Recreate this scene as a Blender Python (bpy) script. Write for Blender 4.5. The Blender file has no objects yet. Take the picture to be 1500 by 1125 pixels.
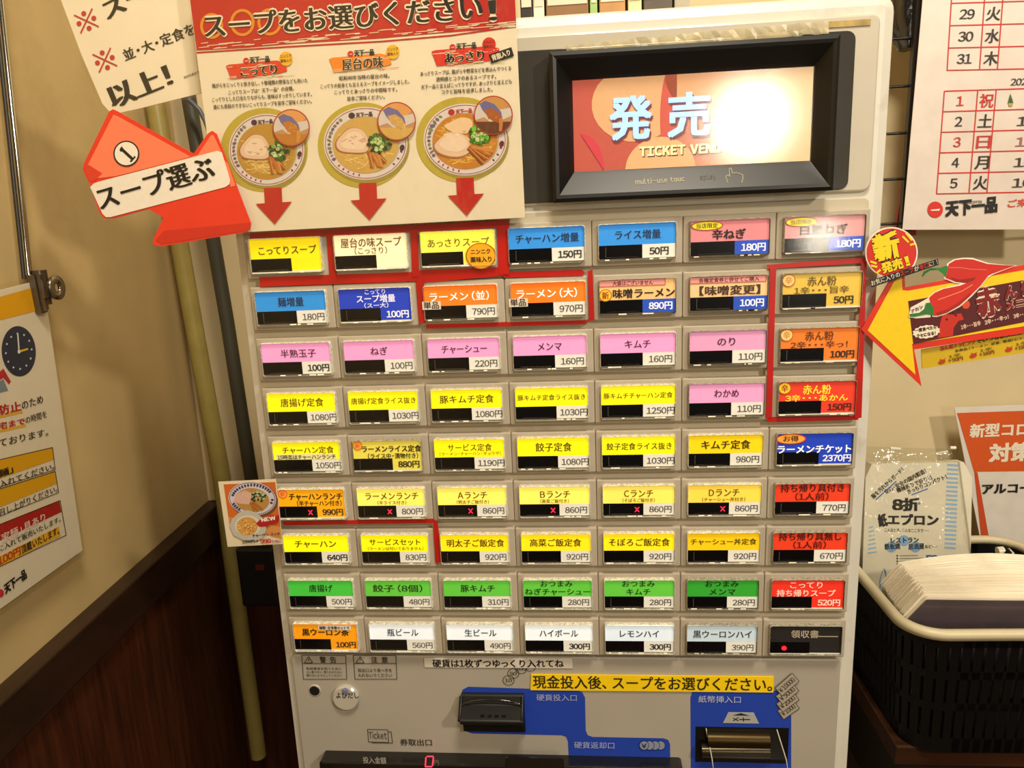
import bpy, math, random
import numpy as np
from mathutils import Vector, Matrix
random.seed(7)
SC = bpy.context.scene
COL = SC.collection

# ------------------------------------------------------------------ camera
CAM = Vector((0.02030514, -0.57105429, 1.566328))
F = 1098.7225
ROT = Matrix(((0.995926, 0.02341, 0.087081), (0.079948, 0.217411, -0.9728), (-0.041706, 0.975799, 0.214654)))
cd = bpy.data.cameras.new('camera'); cam = bpy.data.objects.new('camera', cd); COL.objects.link(cam)
cam.matrix_world = Matrix.Translation(CAM) @ ROT.to_4x4()
cd.sensor_fit = 'HORIZONTAL'; cd.sensor_width = 36; cd.lens = F / 1500 * 36; cd.clip_start = .01
SC.camera = cam

# ------------------------------------------------------------------ light
SC.view_settings.view_transform = 'Standard'; SC.view_settings.look = 'None'
SC.view_settings.gamma = 1; SC.view_settings.use_curve_mapping = False
SC.view_settings.exposure = 0.0
w = bpy.data.worlds.new('dim_room'); SC.world = w; w.use_nodes = True
w.node_tree.nodes['Background'].inputs[0].default_value = (1.0, .72, .42, 1)
w.node_tree.nodes['Background'].inputs[1].default_value = .10

def lamp(name, kind, loc, power, color, size, target=None):
    d = bpy.data.lights.new(name, kind); d.energy = power; d.color = color
    if kind == 'AREA': d.shape = 'DISK'; d.size = size
    else: d.shadow_soft_size = size
    o = bpy.data.objects.new(name, d); COL.objects.link(o); o.location = loc
    if target is not None:
        o.rotation_euler = (Vector(target) - Vector(loc)).to_track_quat('-Z', 'Y').to_euler()
    return o
WARM = (1.0, .89, .71)
lamp('pendant_lamp', 'POINT', (.52, -1.72, 1.81), 14, WARM, .105)
lamp('wall_lamp', 'POINT', (.77, -1.85, 1.47), 5, WARM, .05)
lamp('ceiling_lamp_key', 'POINT', (1.15, -1.30, 2.35), 66, WARM, .06)
lamp('ceiling_lamp_front', 'AREA', (.20, -.70, 2.75), 21, WARM, .35, (.1, 0, 1.5))

# ------------------------------------------------------------------ helpers: planes and points
class Plane:
    def __init__(s, p, n):
        s.p = Vector(p); s.n = Vector(n).normalized()
    def at(s, px, py, off=0.0):
        d = ROT @ Vector(((px - 750) / F, -(py - 562.5) / F, -1))
        p0 = s.p + s.n * off
        return CAM + d * ((p0 - CAM).dot(s.n) / d.dot(s.n))
def YP(y): return Plane((0, y, 0), (0, -1, 0))
def at(px, py, y): return YP(y).at(px, py)

def lin(h):
    if isinstance(h, str):
        h = h.lstrip('#'); v = [int(h[i:i + 2], 16) / 255 for i in (0, 2, 4)]
    else: v = h
    return [c / 12.92 if c <= .04045 else ((c + .055) / 1.055) ** 2.4 for c in v]

# ------------------------------------------------------------------ materials
_m = {}
def mat(name, color='808080', rough=.5, metal=0, var=.06, scale=40, bump=0, spec=.5, dirt=None, dirt_amt=0, dirt_scale=9, trans=0, emit=None, es=0, aniso=None, coat=0, alpha=1):
    if name in _m: return _m[name]
    m = bpy.data.materials.new(name); m.use_nodes = True; nt = m.node_tree; N = nt.nodes; L = nt.links
    b = N['Principled BSDF']; c = lin(color)
    b.inputs['Roughness'].default_value = rough; b.inputs['Metallic'].default_value = metal
    b.inputs['Specular IOR Level'].default_value = spec
    b.inputs['Transmission Weight'].default_value = trans
    b.inputs['Coat Weight'].default_value = coat; b.inputs['Alpha'].default_value = alpha
    tc = N.new('ShaderNodeTexCoord'); mp = N.new('ShaderNodeMapping'); L.new(tc.outputs['Object'], mp.inputs[0])
    if aniso: mp.inputs['Scale'].default_value = aniso
    n = N.new('ShaderNodeTexNoise'); n.inputs['Scale'].default_value = scale; n.inputs['Detail'].default_value = 5
    L.new(mp.outputs[0], n.inputs['Vector'])
    mr = N.new('ShaderNodeMapRange'); mr.inputs[1].default_value = .3; mr.inputs[2].default_value = .7
    mr.inputs[3].default_value = 1 - var; mr.inputs[4].default_value = 1 + var; L.new(n.outputs['Fac'], mr.inputs[0])
    vm = N.new('ShaderNodeVectorMath'); vm.operation = 'SCALE'; vm.inputs[0].default_value = c; L.new(mr.outputs[0], vm.inputs['Scale'])
    out = vm.outputs[0]
    if dirt:
        n2 = N.new('ShaderNodeTexNoise'); n2.inputs['Scale'].default_value = dirt_scale; n2.inputs['Detail'].default_value = 9; n2.inputs['Roughness'].default_value = .65
        L.new(tc.outputs['Object'], n2.inputs['Vector'])
        r = N.new('ShaderNodeMapRange'); r.inputs[1].default_value = .56; r.inputs[2].default_value = .72; r.inputs[3].default_value = 0; r.inputs[4].default_value = dirt_amt
        L.new(n2.outputs['Fac'], r.inputs[0])
        mx = N.new('ShaderNodeMix'); mx.data_type = 'RGBA'; L.new(r.outputs[0], mx.inputs[0]); L.new(out, mx.inputs[6]); mx.inputs[7].default_value = lin(dirt) + [1]
        out = mx.outputs[2]
    L.new(out, b.inputs['Base Color'])
    if bump:
        bp = N.new('ShaderNodeBump'); bp.inputs['Strength'].default_value = bump; bp.inputs['Distance'].default_value = .002
        L.new(n.outputs['Fac'], bp.inputs['Height']); L.new(bp.outputs[0], b.inputs['Normal'])
    if emit:
        b.inputs['Emission Color'].default_value = lin(emit) + [1]; b.inputs['Emission Strength'].default_value = es
    _m[name] = m; return m

def print_mat(name, rough=.5, glow=0, coat=0, bump=0):
    """printed colours: colour attribute 'ink' (alpha = how strongly the backlight shines through)"""
    if name in _m: return _m[name]
    m = bpy.data.materials.new(name); m.use_nodes = True; nt = m.node_tree; N = nt.nodes; L = nt.links
    b = N['Principled BSDF']; b.inputs['Roughness'].default_value = rough; b.inputs['Coat Weight'].default_value = coat; b.inputs['Coat Roughness'].default_value = .08
    a = N.new('ShaderNodeAttribute'); a.attribute_name = 'ink'
    n = N.new('ShaderNodeTexNoise'); n.inputs['Scale'].default_value = 300; tc = N.new('ShaderNodeTexCoord'); L.new(tc.outputs['Object'], n.inputs['Vector'])
    mr = N.new('ShaderNodeMapRange'); mr.inputs[3].default_value = .93; mr.inputs[4].default_value = 1.05; L.new(n.outputs['Fac'], mr.inputs[0])
    vm = N.new('ShaderNodeVectorMath'); vm.operation = 'SCALE'; L.new(a.outputs['Color'], vm.inputs[0]); L.new(mr.outputs[0], vm.inputs['Scale'])
    L.new(vm.outputs[0], b.inputs['Base Color'])
    if glow:
        L.new(a.outputs['Color'], b.inputs['Emission Color'])
        mu = N.new('ShaderNodeMath'); mu.operation = 'MULTIPLY'; mu.inputs[1].default_value = glow; L.new(a.outputs['Alpha'], mu.inputs[0]); L.new(mu.outputs[0], b.inputs['Emission Strength'])
    if bump:
        n3 = N.new('ShaderNodeTexNoise'); n3.inputs['Scale'].default_value = 28; n3.inputs['Detail'].default_value = 3; L.new(tc.outputs['Object'], n3.inputs['Vector'])
        bp = N.new('ShaderNodeBump'); bp.inputs['Strength'].default_value = bump; bp.inputs['Distance'].default_value = .004
        L.new(n3.outputs['Fac'], bp.inputs['Height']); L.new(bp.outputs[0], b.inputs['Normal']); L.new(bp.outputs[0], b.inputs['Coat Normal'])
    _m[name] = m; return m

def clear_mat(name, gloss=.12, rough=.06, tint=(1, 1, 1), bump=0, ior=1.45):
    if name in _m: return _m[name]
    m = bpy.data.materials.new(name); m.use_nodes = True; nt = m.node_tree; N = nt.nodes; L = nt.links
    N.remove(N['Principled BSDF']); o = N['Material Output']
    t = N.new('ShaderNodeBsdfTransparent'); t.inputs[0].default_value = (*tint, 1)
    g = N.new('ShaderNodeBsdfGlossy'); g.inputs['Roughness'].default_value = rough
    fr = N.new('ShaderNodeLayerWeight'); fr.inputs['Blend'].default_value = .5
    pw = N.new('ShaderNodeMath'); pw.operation = 'POWER'; pw.inputs[1].default_value = 5; L.new(fr.outputs['Facing'], pw.inputs[0])
    sc_ = N.new('ShaderNodeMath'); sc_.operation = 'MULTIPLY'; sc_.inputs[1].default_value = .9; L.new(pw.outputs[0], sc_.inputs[0])
    ad = N.new('ShaderNodeMath'); ad.operation = 'ADD'; ad.use_clamp = True; ad.inputs[1].default_value = .04 + gloss; L.new(sc_.outputs[0], ad.inputs[0])
    mx = N.new('ShaderNodeMixShader'); L.new(ad.outputs[0], mx.inputs[0]); L.new(t.outputs[0], mx.inputs[1]); L.new(g.outputs[0], mx.inputs[2])
    L.new(mx.outputs[0], o.inputs['Surface'])
    if bump:
        tc = N.new('ShaderNodeTexCoord'); n3 = N.new('ShaderNodeTexNoise'); n3.inputs['Scale'].default_value = 30; n3.inputs['Detail'].default_value = 3; L.new(tc.outputs['Object'], n3.inputs['Vector'])
        bp = N.new('ShaderNodeBump'); bp.inputs['Strength'].default_value = bump; bp.inputs['Distance'].default_value = .01
        L.new(n3.outputs['Fac'], bp.inputs['Height']); L.new(bp.outputs[0], g.inputs['Normal'])
    _m[name] = m; return m

# ------------------------------------------------------------------ helpers: objects
def tag(o, label=None, cat=None, group=None, kind=None):
    for k, v in (('label', label), ('category', cat), ('group', group), ('kind', kind)):
        if v: o[k] = v
    return o
def empty(name, loc=(0, 0, 0), label=None, cat=None, group=None):
    o = bpy.data.objects.new(name, None); COL.objects.link(o); o.location = loc; o.empty_display_size = .02
    return tag(o, label, cat, group)
def link(name, me, parent=None):
    o = bpy.data.objects.new(name, me); COL.objects.link(o)
    if parent is not None:
        o.parent = parent
        par = parent; off = Vector((0, 0, 0))
        while par is not None: off += par.location; par = par.parent
        o.location = -off          # all meshes are authored in world coordinates
    return o
class MB:
    """collects shapes in world coordinates, builds ONE mesh object"""
    def __init__(s): s.v = []; s.f = []; s.mi = []; s.cur = 0; s.sm = []
    def add(s, vs, fs, smooth=False):
        b = len(s.v); s.v += [tuple(x) for x in vs]
        for f in fs: s.f.append([i + b for i in f]); s.mi.append(s.cur); s.sm.append(smooth)
        return s
    def box(s, x0, x1, y0, y1, z0, z1):
        vs = [(x, y, z) for x in (x0, x1) for y in (y0, y1) for z in (z0, z1)]
        return s.add(vs, [(0, 1, 3, 2), (4, 6, 7, 5), (0, 4, 5, 1), (2, 3, 7, 6), (0, 2, 6, 4), (1, 5, 7, 3)])
    def rbox(s, x0, x1, y0, y1, z0, z1, r=.003, b=None, n=4):
        """box rounded in the XZ outline, with a bevelled front (towards -Y)"""
        if b is None: b = r * .5
        def ring(y, d):
            rr = max(r - d, 1e-5); P = []
            for cx, cz, a0 in ((x1 - d - rr, z1 - d - rr, 0), (x0 + d + rr, z1 - d - rr, 90), (x0 + d + rr, z0 + d + rr, 180), (x1 - d - rr, z0 + d + rr, 270)):
                for i in range(n + 1):
                    a = math.radians(a0 + 90 * i / n); P.append((cx + rr * math.cos(a), y, cz + rr * math.sin(a)))
            return P
        rings = [ring(y1, 0), ring(y0 + b, 0), ring(y0 + b * .3, b * .3), ring(y0, b)]
        return s.loft(rings, True, True)
    def loft(s, rings, cap0=True, cap1=True, smooth=False, closed=True):
        k = len(rings[0]); vs = [p for r in rings for p in r]; fs = []
        for j in range(len(rings) - 1):
            for i in range(k if closed else k - 1):
                a = j * k + i; b = j * k + (i + 1) % k; fs.append((a, b, b + k, a + k))
        s.add(vs, fs, smooth)
        if cap0: s.add(rings[0], [list(range(k))[::-1]])
        if cap1: s.add(rings[-1], [list(range(k))])
        return s
    def tube(s, pts, r, n=8, caps=True, smooth=True):
        pts = [Vector(p) for p in pts]; rings = []
        rr = r if isinstance(r, (list, tuple)) else [r] * len(pts)
        up = None
        for i, p in enumerate(pts):
            t = (pts[min(i + 1, len(pts) - 1)] - pts[max(i - 1, 0)]).normalized()
            if up is None:
                up = Vector((0, 0, 1)) if abs(t.z) < .9 else Vector((1, 0, 0))
            a = t.cross(up).normalized(); b = a.cross(t).normalized(); up = b
            rings.append([p + (a * math.cos(2 * math.pi * q / n) + b * math.sin(2 * math.pi * q / n)) * rr[i] for q in range(n)])
        return s.loft(rings, caps, caps, smooth)
    def extrude(s, pts, n, th):
        """polygon (world points) thickened along -n"""
        a = [Vector(p) for p in pts]; b = [p - n * th for p in a]; k = len(a)
        s.add(a + b, [list(range(k)), [k + i for i in range(k)][::-1]] + [(i, i + k, (i + 1) % k + k, (i + 1) % k) for i in range(k)])
        return s
    def build(s, name, mats, parent=None, bevel=0, recalc=True):
        me = bpy.data.meshes.new(name); me.from_pydata(s.v, [], s.f)
        for m in (mats if isinstance(mats, (list, tuple)) else [mats]): me.materials.append(m)
        me.polygons.foreach_set('material_index', s.mi); me.polygons.foreach_set('use_smooth', s.sm)
        if recalc:
            import bmesh
            bm = bmesh.new(); bm.from_mesh(me); bmesh.ops.recalc_face_normals(bm, faces=bm.faces); bm.to_mesh(me); bm.free()
        me.update()
        o = link(name, me, parent)
        if bevel:
            md = o.modifiers.new('edge', 'BEVEL'); md.width = bevel; md.segments = 2; md.limit_method = 'ANGLE'
        return o

# ------------------------------------------------------------------ helpers: lettering
_g = {}
_fc = bpy.data.curves.new('type', 'FONT'); _fc.size = 1; _fc.fill_mode = 'FRONT' if hasattr(_fc, 'fill_mode') else 'FRONT'
_fo = bpy.data.objects.new('type', _fc); COL.objects.link(_fo)
def glyph(ch, res):
    k = (ch, res)
    if k in _g: return _g[k]
    _fc.body = ch; _fc.resolution_u = res
    bpy.context.view_layer.update()
    e = _fo.evaluated_get(bpy.context.evaluated_depsgraph_get()); m = e.to_mesh()
    v = np.array([(p.co.x, p.co.y) for p in m.vertices]) if len(m.vertices) else np.zeros((0, 2))
    f = [tuple(p.vertices) for p in m.polygons]; e.to_mesh_clear()
    _g[k] = (v, f); return _g[k]
def full(c):
    o = ord(c)
    return chr(o + 0xFEE0) if 33 <= o <= 126 else c
SMALL = set('っゃゅょャュョッァィェォぁぃぅぇぉ')
def layout(text, res=2, bold=0, style=''):
    """verts, faces in em units; x from 0 to width, y 0..1 = glyph box"""
    x = 0; V = []; Fc = []; nb = 0; Dp = []
    for ch in text:
        if ch == ' ': x += .4; continue
        c = full(ch); v, f = glyph(c, res)
        if not len(v): x += .5; continue
        a, b = v[:, 0].min(), v[:, 0].max()
        if 33 <= ord(ch) <= 126:
            sx = 1.0; gap = .075
            if ch.isdigit():
                adv = .56; o = x + adv / 2 - (a + b) / 2
            else: adv = (b - a) + 2 * gap; o = x + gap - a
        elif ch in '（「【': adv = .62; o = x + .56 - b
        elif ch in '）」】': adv = .62; o = x + .06 - a
        elif ch in '、。': adv = .7; o = x
        elif ch in '・': adv = .6; o = x + .3 - (a + b) / 2
        elif ch in SMALL: adv = .86; o = x - .06
        else: adv = 1.0; o = x
        if ch in '，': o = x
        offs = [(0, 0)]
        if bold:
            if style == 's': offs = [(-bold, 0), (0, 0), (bold, 0), (bold * .5, -bold * .25)]
            elif style == 'o': offs = [(bold * math.cos(t * math.pi / 4), bold * math.sin(t * math.pi / 4)) for t in range(8)]
            else: offs = [(-bold, -bold * .7), (bold, -bold * .7), (-bold, bold * .7), (bold, bold * .7), (0, 0)]
        for k_, (dx, dy) in enumerate(offs):
            Dp.append(np.full(len(v), k_ * 1.2e-5)); V.append(v + np.array([o + dx, dy])); Fc += [tuple(i + nb for i in ff) for ff in f]; nb += len(v)
        x += adv
    if not V: return np.zeros((0, 2)), [], 1
    return np.concatenate(V), Fc, np.concatenate(Dp)
_REF = None
def em_box():
    global _REF
    if _REF is None:
        v, _ = glyph('口', 2); v2, _ = glyph('東', 2); _REF = (v2[:, 1].min(), v2[:, 1].max())
    return _REF

class Print:
    """flat print on a plane. Pixel helpers take points of the photograph, world helpers take (x, z) on a plane that faces -Y."""
    def __init__(s, plane, gap=.00025): s.pl = plane; s.gap = gap; s.v = []; s.f = []; s.c = []; s.lay = 0; s.nv = 0; s.e = 0
    def _put(s, vs, fs, col, glow=0):
        s.v += [tuple(x) for x in vs]; s.f += [tuple(i + s.nv for i in f) for f in fs]; s.nv += len(vs)
        s.c += [tuple(lin(col)) + (glow,)] * len(fs)
    def W(s, p, k=0):
        return s.pl.at(p[0], p[1], s.gap * (s.lay + k) + s.e * 2e-6)
    def poly(s, pts, col, glow=0):
        s.e = (s.e + 1) % 50
        s._put([s.W(p) for p in pts], [tuple(range(len(pts)))], col, glow); return s
    def ell(s, cx, cy, rx, ry, col, rot=0, a0=0, a1=360, n=28, glow=0):
        P = []
        for i in range(n + (a1 - a0 < 360)):
            a = math.radians(a0 + (a1 - a0) * i / n); x = rx * math.cos(a); y = ry * math.sin(a); r = math.radians(rot)
            P.append((cx + x * math.cos(r) - y * math.sin(r), cy + x * math.sin(r) + y * math.cos(r)))
        return s.poly(P, col, glow)
    def ring(s, cx, cy, rx, ry, wd, col, rot=0, n=32, glow=0):
        P = []; Q = []
        for i in range(n):
            a = 2 * math.pi * i / n; r = math.radians(rot)
            for L, k in ((P, 0), (Q, wd)):
                x = (rx - k) * math.cos(a); y = (ry - k) * math.sin(a)
                L.append(s.W((cx + x * math.cos(r) - y * math.sin(r), cy + x * math.sin(r) + y * math.cos(r))))
        s._put(P + Q, [(i, (i + 1) % n, (i + 1) % n + n, i + n) for i in range(n)], col, glow); return s
    def line(s, pts, wd, col, glow=0):
        for (x0, y0), (x1, y1) in zip(pts, pts[1:]):
            d = math.hypot(x1 - x0, y1 - y0) or 1; nx, ny = -(y1 - y0) / d * wd / 2, (x1 - x0) / d * wd / 2
            s.poly([(x0 + nx, y0 + ny), (x1 + nx, y1 + ny), (x1 - nx, y1 - ny), (x0 - nx, y0 - ny)], col, glow)
        return s
    def rect(s, pts, wd, col): return s.line(list(pts) + [pts[0]], wd, col)
    def textw(s, t, A, U, V, col, bold=0, style='', res=2, glow=0, shear=0):
        """A world origin (bottom left), U full-width vector, V glyph-height vector"""
        v, f, dep = layout(t, res, bold, style)
        if not len(v): return s
        lo, hi = em_box(); x0 = v[:, 0].min(); x1 = v[:, 0].max()
        u = (v[:, 0] - x0) / (x1 - x0); h = (v[:, 1] - lo) / (hi - lo)
        A = np.array(A); P = A + np.outer(u, np.array(U)) + np.outer(h, np.array(V)) + np.outer(h * shear, np.array(U)) + np.outer(dep, np.array(s.pl.n))
        s._put(P.tolist(), f, col, glow); return s
    def text(s, t, p0, p1, h, col, bold=0, style='', res=2, outline=None, ow=.09, glow=0, shear=0):
        """p0, p1: bottom-left and bottom-right pixels of the line, h glyph height in pixels"""
        d = math.hypot(p1[0] - p0[0], p1[1] - p0[1]); ux, uy = (p1[0] - p0[0]) / d, (p1[1] - p0[1]) / d
        A = s.W(p0); B = s.W(p1); C = s.W((p0[0] + uy * h, p0[1] - ux * h)); U = B - A; V = C - A
        V = (V - U * (V.dot(U) / U.length_squared)).normalized() * V.length
        if outline:
            s.textw(t, A, U, V, outline, max(bold, .02) + ow, 'o', res, glow, shear); s.lay += .8
            A = s.W(p0)
        s.textw(t, A, U, V, col, bold, style, res, glow, shear)
        if outline: s.lay -= .8
        return s
    # world xz helpers on a plane y = const
    def wr(s, x0, x1, z0, z1, col, glow=0):
        y = s.pl.p.y - s.gap * s.lay
        s._put([(x0, y, z0), (x1, y, z0), (x1, y, z1), (x0, y, z1)], [(0, 1, 2, 3)], col, glow); return s
    def we(s, cx, cz, rx, rz, col, glow=0, n=24):
        y = s.pl.p.y - s.gap * s.lay
        s._put([(cx + rx * math.cos(2 * math.pi * i / n), y, cz + rz * math.sin(2 * math.pi * i / n)) for i in range(n)], [tuple(range(n))], col, glow); return s
    def wt(s, t, x0, x1, z, h, col, bold=0, style='', glow=0):
        y = s.pl.p.y - s.gap * s.lay
        return s.textw(t, (x0, y, z), (x1 - x0, 0, 0), (0, 0, h), col, bold, style, 2, glow)
    def build(s, name, m, parent=None, label=None):
        me = bpy.data.meshes.new(name); me.from_pydata(s.v, [], s.f); me.materials.append(m)
        at_ = me.color_attributes.new('ink', 'FLOAT_COLOR', 'CORNER')
        lc = np.empty(len(me.polygons), dtype=np.int32); me.polygons.foreach_get('loop_total', lc)
        cols = np.repeat(np.array(s.c, dtype=np.float32), lc, axis=0)
        at_.data.foreach_set('color', cols.ravel()); me.update()
        o = link(name, me, parent)
        if label: o['label'] = label
        return o

INK = print_mat('print_matte', .55)
LAM = print_mat('print_laminated', .45, coat=.15, bump=.12)
LIT = print_mat('backlit_print', .5, glow=.82)

# ================================================================== ROOM
DY = .42
CORN = Vector((-.519, DY, 0)); WN = Vector((math.cos(.0594), -math.sin(.0594) * -1, 0))
WDIR = Vector((.026, -.437, 0)).normalized()         # left wall runs towards the viewer
WN = Vector((-WDIR.y, WDIR.x, 0)).normalized()
LW = Plane(CORN, WN)
def lwpt(t, z, off=0): p = CORN + WDIR * t + WN * off; return Vector((p.x, p.y, z))
plaster = mat('cream_plaster', 'C2A873', .75, var=.05, scale=14, bump=.35, dirt='8F7244', dirt_amt=.30, dirt_scale=5)
plaster_r = mat('cream_plaster_back', 'D2C19A', .7, var=.04, scale=12, bump=.2, dirt='9C8256', dirt_amt=.12, dirt_scale=4)
wood = mat('dark_stained_wood', '45210F', .45, var=.45, scale=18, aniso=(6, 6, .5), bump=.3)
rail_wood = mat('dark_rail_wood', '2E1B10', .4, var=.25, scale=20, aniso=(3, .6, 3))
def wall_slab(name, a, b, z0, z1, n, th, m):
    q = MB(); q.extrude([(a.x, a.y, z0), (b.x, b.y, z0), (b.x, b.y, z1), (a.x, a.y, z1)], n, th)
    return tag(q.build(name, m), kind='structure')
T1 = 2.6
wl = wall_slab('wall_left', lwpt(0, 0), lwpt(T1, 0), 0, 2.9, WN, .08, plaster)
wb = wall_slab('wall_back', Vector((-.6, DY, 0)), Vector((2.2, DY, 0)), 0, 2.9, Vector((0, -1, 0)), .08, plaster_r)
fl = MB().box(-.6, 2.2, -3.0, DY + .08, -.06, 0).build('floor', mat('brown_floor_tile', '5A4636', .35, var=.2, scale=6)); tag(fl, kind='structure')
# wainscot planks and cap rails
ZR = 1.186
t = .004; k = 0; edges = [.004, .093, .188, .280, .377, .470, .568, .66, .76, .86, .96, 1.06]
for a, b in zip(edges, edges[1:]):
    q = MB(); g = .0012
    dz = random.uniform(.011, .013)
    q.extrude([lwpt(a + g, .08, dz), lwpt(b - g, .08, dz), lwpt(b - g, ZR - .046, dz), lwpt(a + g, ZR - .046, dz)], WN, dz)
    q.build('plank', wood, wl)
q = MB(); q.extrude([lwpt(.002, ZR - .047, .022), lwpt(1.06, ZR - .047, .022), lwpt(1.06, ZR, .022), lwpt(.002, ZR, .022)], WN, .022)
tag(q.build('trim_1', rail_wood, bevel=.002), kind='structure')
x = -.505
while x < .30:
    MB().box(x + .001, x + .094, DY - .012, DY, .08, ZR - .046).build('plank', wood, wb); x += .095
tag(MB().box(-.497, .31, DY - .022, DY, ZR - .047, ZR).build('trim_2', rail_wood, bevel=.002), kind='structure')

# pipes behind the machine
def pipe(name, px, y, r, z0, m, label, cat, clamps):
    e = empty(name, (0, y, 0), label, cat)
    P = [at(a, b, y) for a, b in px]
    top = P[0] + (P[0] - P[1]).normalized() * .5
    MB().tube([top] + P, r, 12).build('pipe_run', m, e)
    for c in clamps:
        p = at(c[0], c[1], y)
        q = MB(); q.tube([p + Vector((0, 0, -.006)), p + Vector((0, 0, .006))], r * 1.25, 12); q.box(p.x - r * 1.9, p.x + r * 1.9, y + r * .6, DY + .0, p.z - .006, p.z + .006)
        q.build('pipe_clamp', mat('clamp_metal', '8B7A58', .5, .6), e)
    return e
pipe('conduit_pipe', [(230, 170), (283, 472), (325, 699), (337, 802), (379, 1107)], DY - .035, .0115, .7,
     mat('aged_yellow_pvc', '9C8C4C', .4, var=.1), 'yellowed plastic conduit pipe running down the back wall near the corner', 'pipe', [])
pipe('drain_pipe', [(277, 146), (333, 472), (368, 699), (386, 812)], DY - .09, .0085, .7,
     mat('dark_rubber', '3C3B30', .5), 'dark grey pipe running down behind the left edge of the machine', 'pipe', [])
e = empty('cable', (0, DY - .12, 0), 'thin bluish grey cable curving beside the dark pipe', 'cable')
MB().tube([at(276, 146, DY - .12), at(283, 152, DY - .12), at(292, 161, DY - .12), at(300, 176, DY - .12), at(309, 200, DY - .12)], .0028, 8).build('wire', mat('cable_grey', '4A5058', .4), e)
# thin plaster trim strip in the wall corner
tag(MB().box(-.512, -.4975, DY - .006, DY, ZR + .001, 2.9).build('trim_3', plaster), kind='structure')

# ================================================================== TICKET MACHINE
MW = .2435; MT = 1.7037
cream = mat('cream_enamel', 'D4D0C4', .38, var=.03, scale=30, dirt='7E6A48', dirt_amt=.35, dirt_scale=22, coat=.2)
housing = mat('grey_beige_housing', 'AEA391', .5, var=.04, scale=60)
grayplate = mat('grey_satin_panel', 'ABA498', .34, var=.05, scale=10, coat=.3)
mach = empty('ticket_machine', (0, 0, 0), 'cream ticket vending machine with nine rows of lit menu buttons and a touch display', 'vending machine')
q = MB(); q.rbox(-MW, MW, .0, .335, .42, MT + .003, .012, .009, 6)
q.build('cabinet', cream, mach)
q = MB(); q.box(-.22, .22, .02, .32, .0, .42); q.build('stand', mat('black_steel', '1B1A18', .5), mach, bevel=.004)
q = MB(); q.rbox(-.2335, .2305, -.0022, .004, 1.2093, 1.5712, .004, .001); q.build('button_panel', mat('cream_panel', 'BDB39D', .4, var=.03, coat=.2, dirt='7E6A48', dirt_amt=.25, dirt_scale=26), mach)
q = MB(); q.rbox(-.2345, .2310, -.0030, .004, 1.575, 1.692, .006, .0015); q.build('display_surround', mat('cream_surround', 'BDB5A4', .35, var=.03, coat=.4), mach)

# --- display
disp = MB().rbox(-.225, .2148, -.0040, .002, 1.577, 1.6820, .006, .0006).build('smoked_glass_panel', mat('smoked_glass', '3B3934', .12, coat=.6), mach)
bz = mat('black_bezel', '0D0D0C', .35, var=.05); bz2 = mat('charcoal_bezel', '1C1C1A', .4)
def frame(q, o, i, yo, yi):
    (x0, x1, z0, z1), (a0, a1, c0, c1) = o, i
    O = [(x0, yo, z0), (x1, yo, z0), (x1, yo, z1), (x0, yo, z1)]; I = [(a0, yi, c0), (a1, yi, c0), (a1, yi, c1), (a0, yi, c1)]
    q.add(O + I, [(k, (k + 1) % 4, (k + 1) % 4 + 4, k + 4) for k in range(4)])
O = (.0060, .2000, 1.5765, 1.6775); O2 = (.0085, .1975, 1.579, 1.6745); I1 = (.0108, .1955, 1.5815, 1.6722); SCN = (.0216, .1866, 1.5976, 1.6597)
q = MB(); frame(q, O, O2, -.0175, -.0195); frame(q, O2, I1, -.0195, -.0188); frame(q, I1, SCN, -.0188, -.0075)
q.add([(O[0], -.0175, O[2]), (O[1], -.0175, O[2]), (O[1], -.0175, O[3]), (O[0], -.0175, O[3]), (O[0], -.002, O[2]), (O[1], -.002, O[2]), (O[1], -.002, O[3]), (O[0], -.002, O[3])], [(0, 1, 5, 4), (1, 2, 6, 5), (2, 3, 7, 6), (3, 0, 4, 7)])
bezel = q.build('display_bezel', bz, mach, recalc=True)
scr = Print(YP(-.0072)); x0, x1, z0, z1 = SCN
def X(u): return x0 + (x1 - x0) * u
def Z(v): return z0 + (z1 - z0) * v
NX = 60
for i in range(NX):   # the screen picture fades from red-orange at left to sand at right
    u = (i + .5) / NX; a = min(1, max(0, (u - .25) / .6))
    c = [(.74 + .12 * a), (.33 + .40 * a), (.27 + .27 * a)]
    scr.wr(X(i / NX), X((i + 1) / NX), z0, z1, c, .34)
scr.lay = 1
G = .34
def arc_shape(cx, cz, rx, rz, a0, a1, col, g):
    P = [(cx + rx * math.cos(math.radians(a)), cz + rz * math.sin(math.radians(a))) for a in np.linspace(a0, a1, 30)]
    P = [(min(max(p[0], 0), 1), min(max(p[1], 0), 1)) for p in P]
    y = scr.pl.p.y - scr.gap * scr.lay
    scr._put([(X(a), y, Z(b)) for a, b in P], [tuple(range(len(P)))], col, g)
arc_shape(.27, .72, .19, .42, 0, 359, 'D9A878', G); scr.lay = 2
arc_shape(.44, .55, .07, .62, 90, 270, 'C7503F', G); arc_shape(.60, 1.0, .21, .45, 180, 360, 'D9A070', G)
scr.lay = 2.5; arc_shape(.37, -.02, .15, .36, 0, 180, 'DDAE7C', G); arc_shape(.03, .0, .10, .42, 0, 90, 'CC3A4A', G)
for t_, a, b in (('発', .155, .335), ('売', .40, .58), ('中', .655, .83)):
    for dx, dz, c, g, l in ((.007, -.03, '7A3A44', .1, 3), (0, 0, '9DC2FF', 1.05, 4.5)):
        scr.lay = l; scr.wt(t_, X(a + dx), X(b + dx), Z(.335 + dz), .0285, c, .03, '', g)
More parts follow.
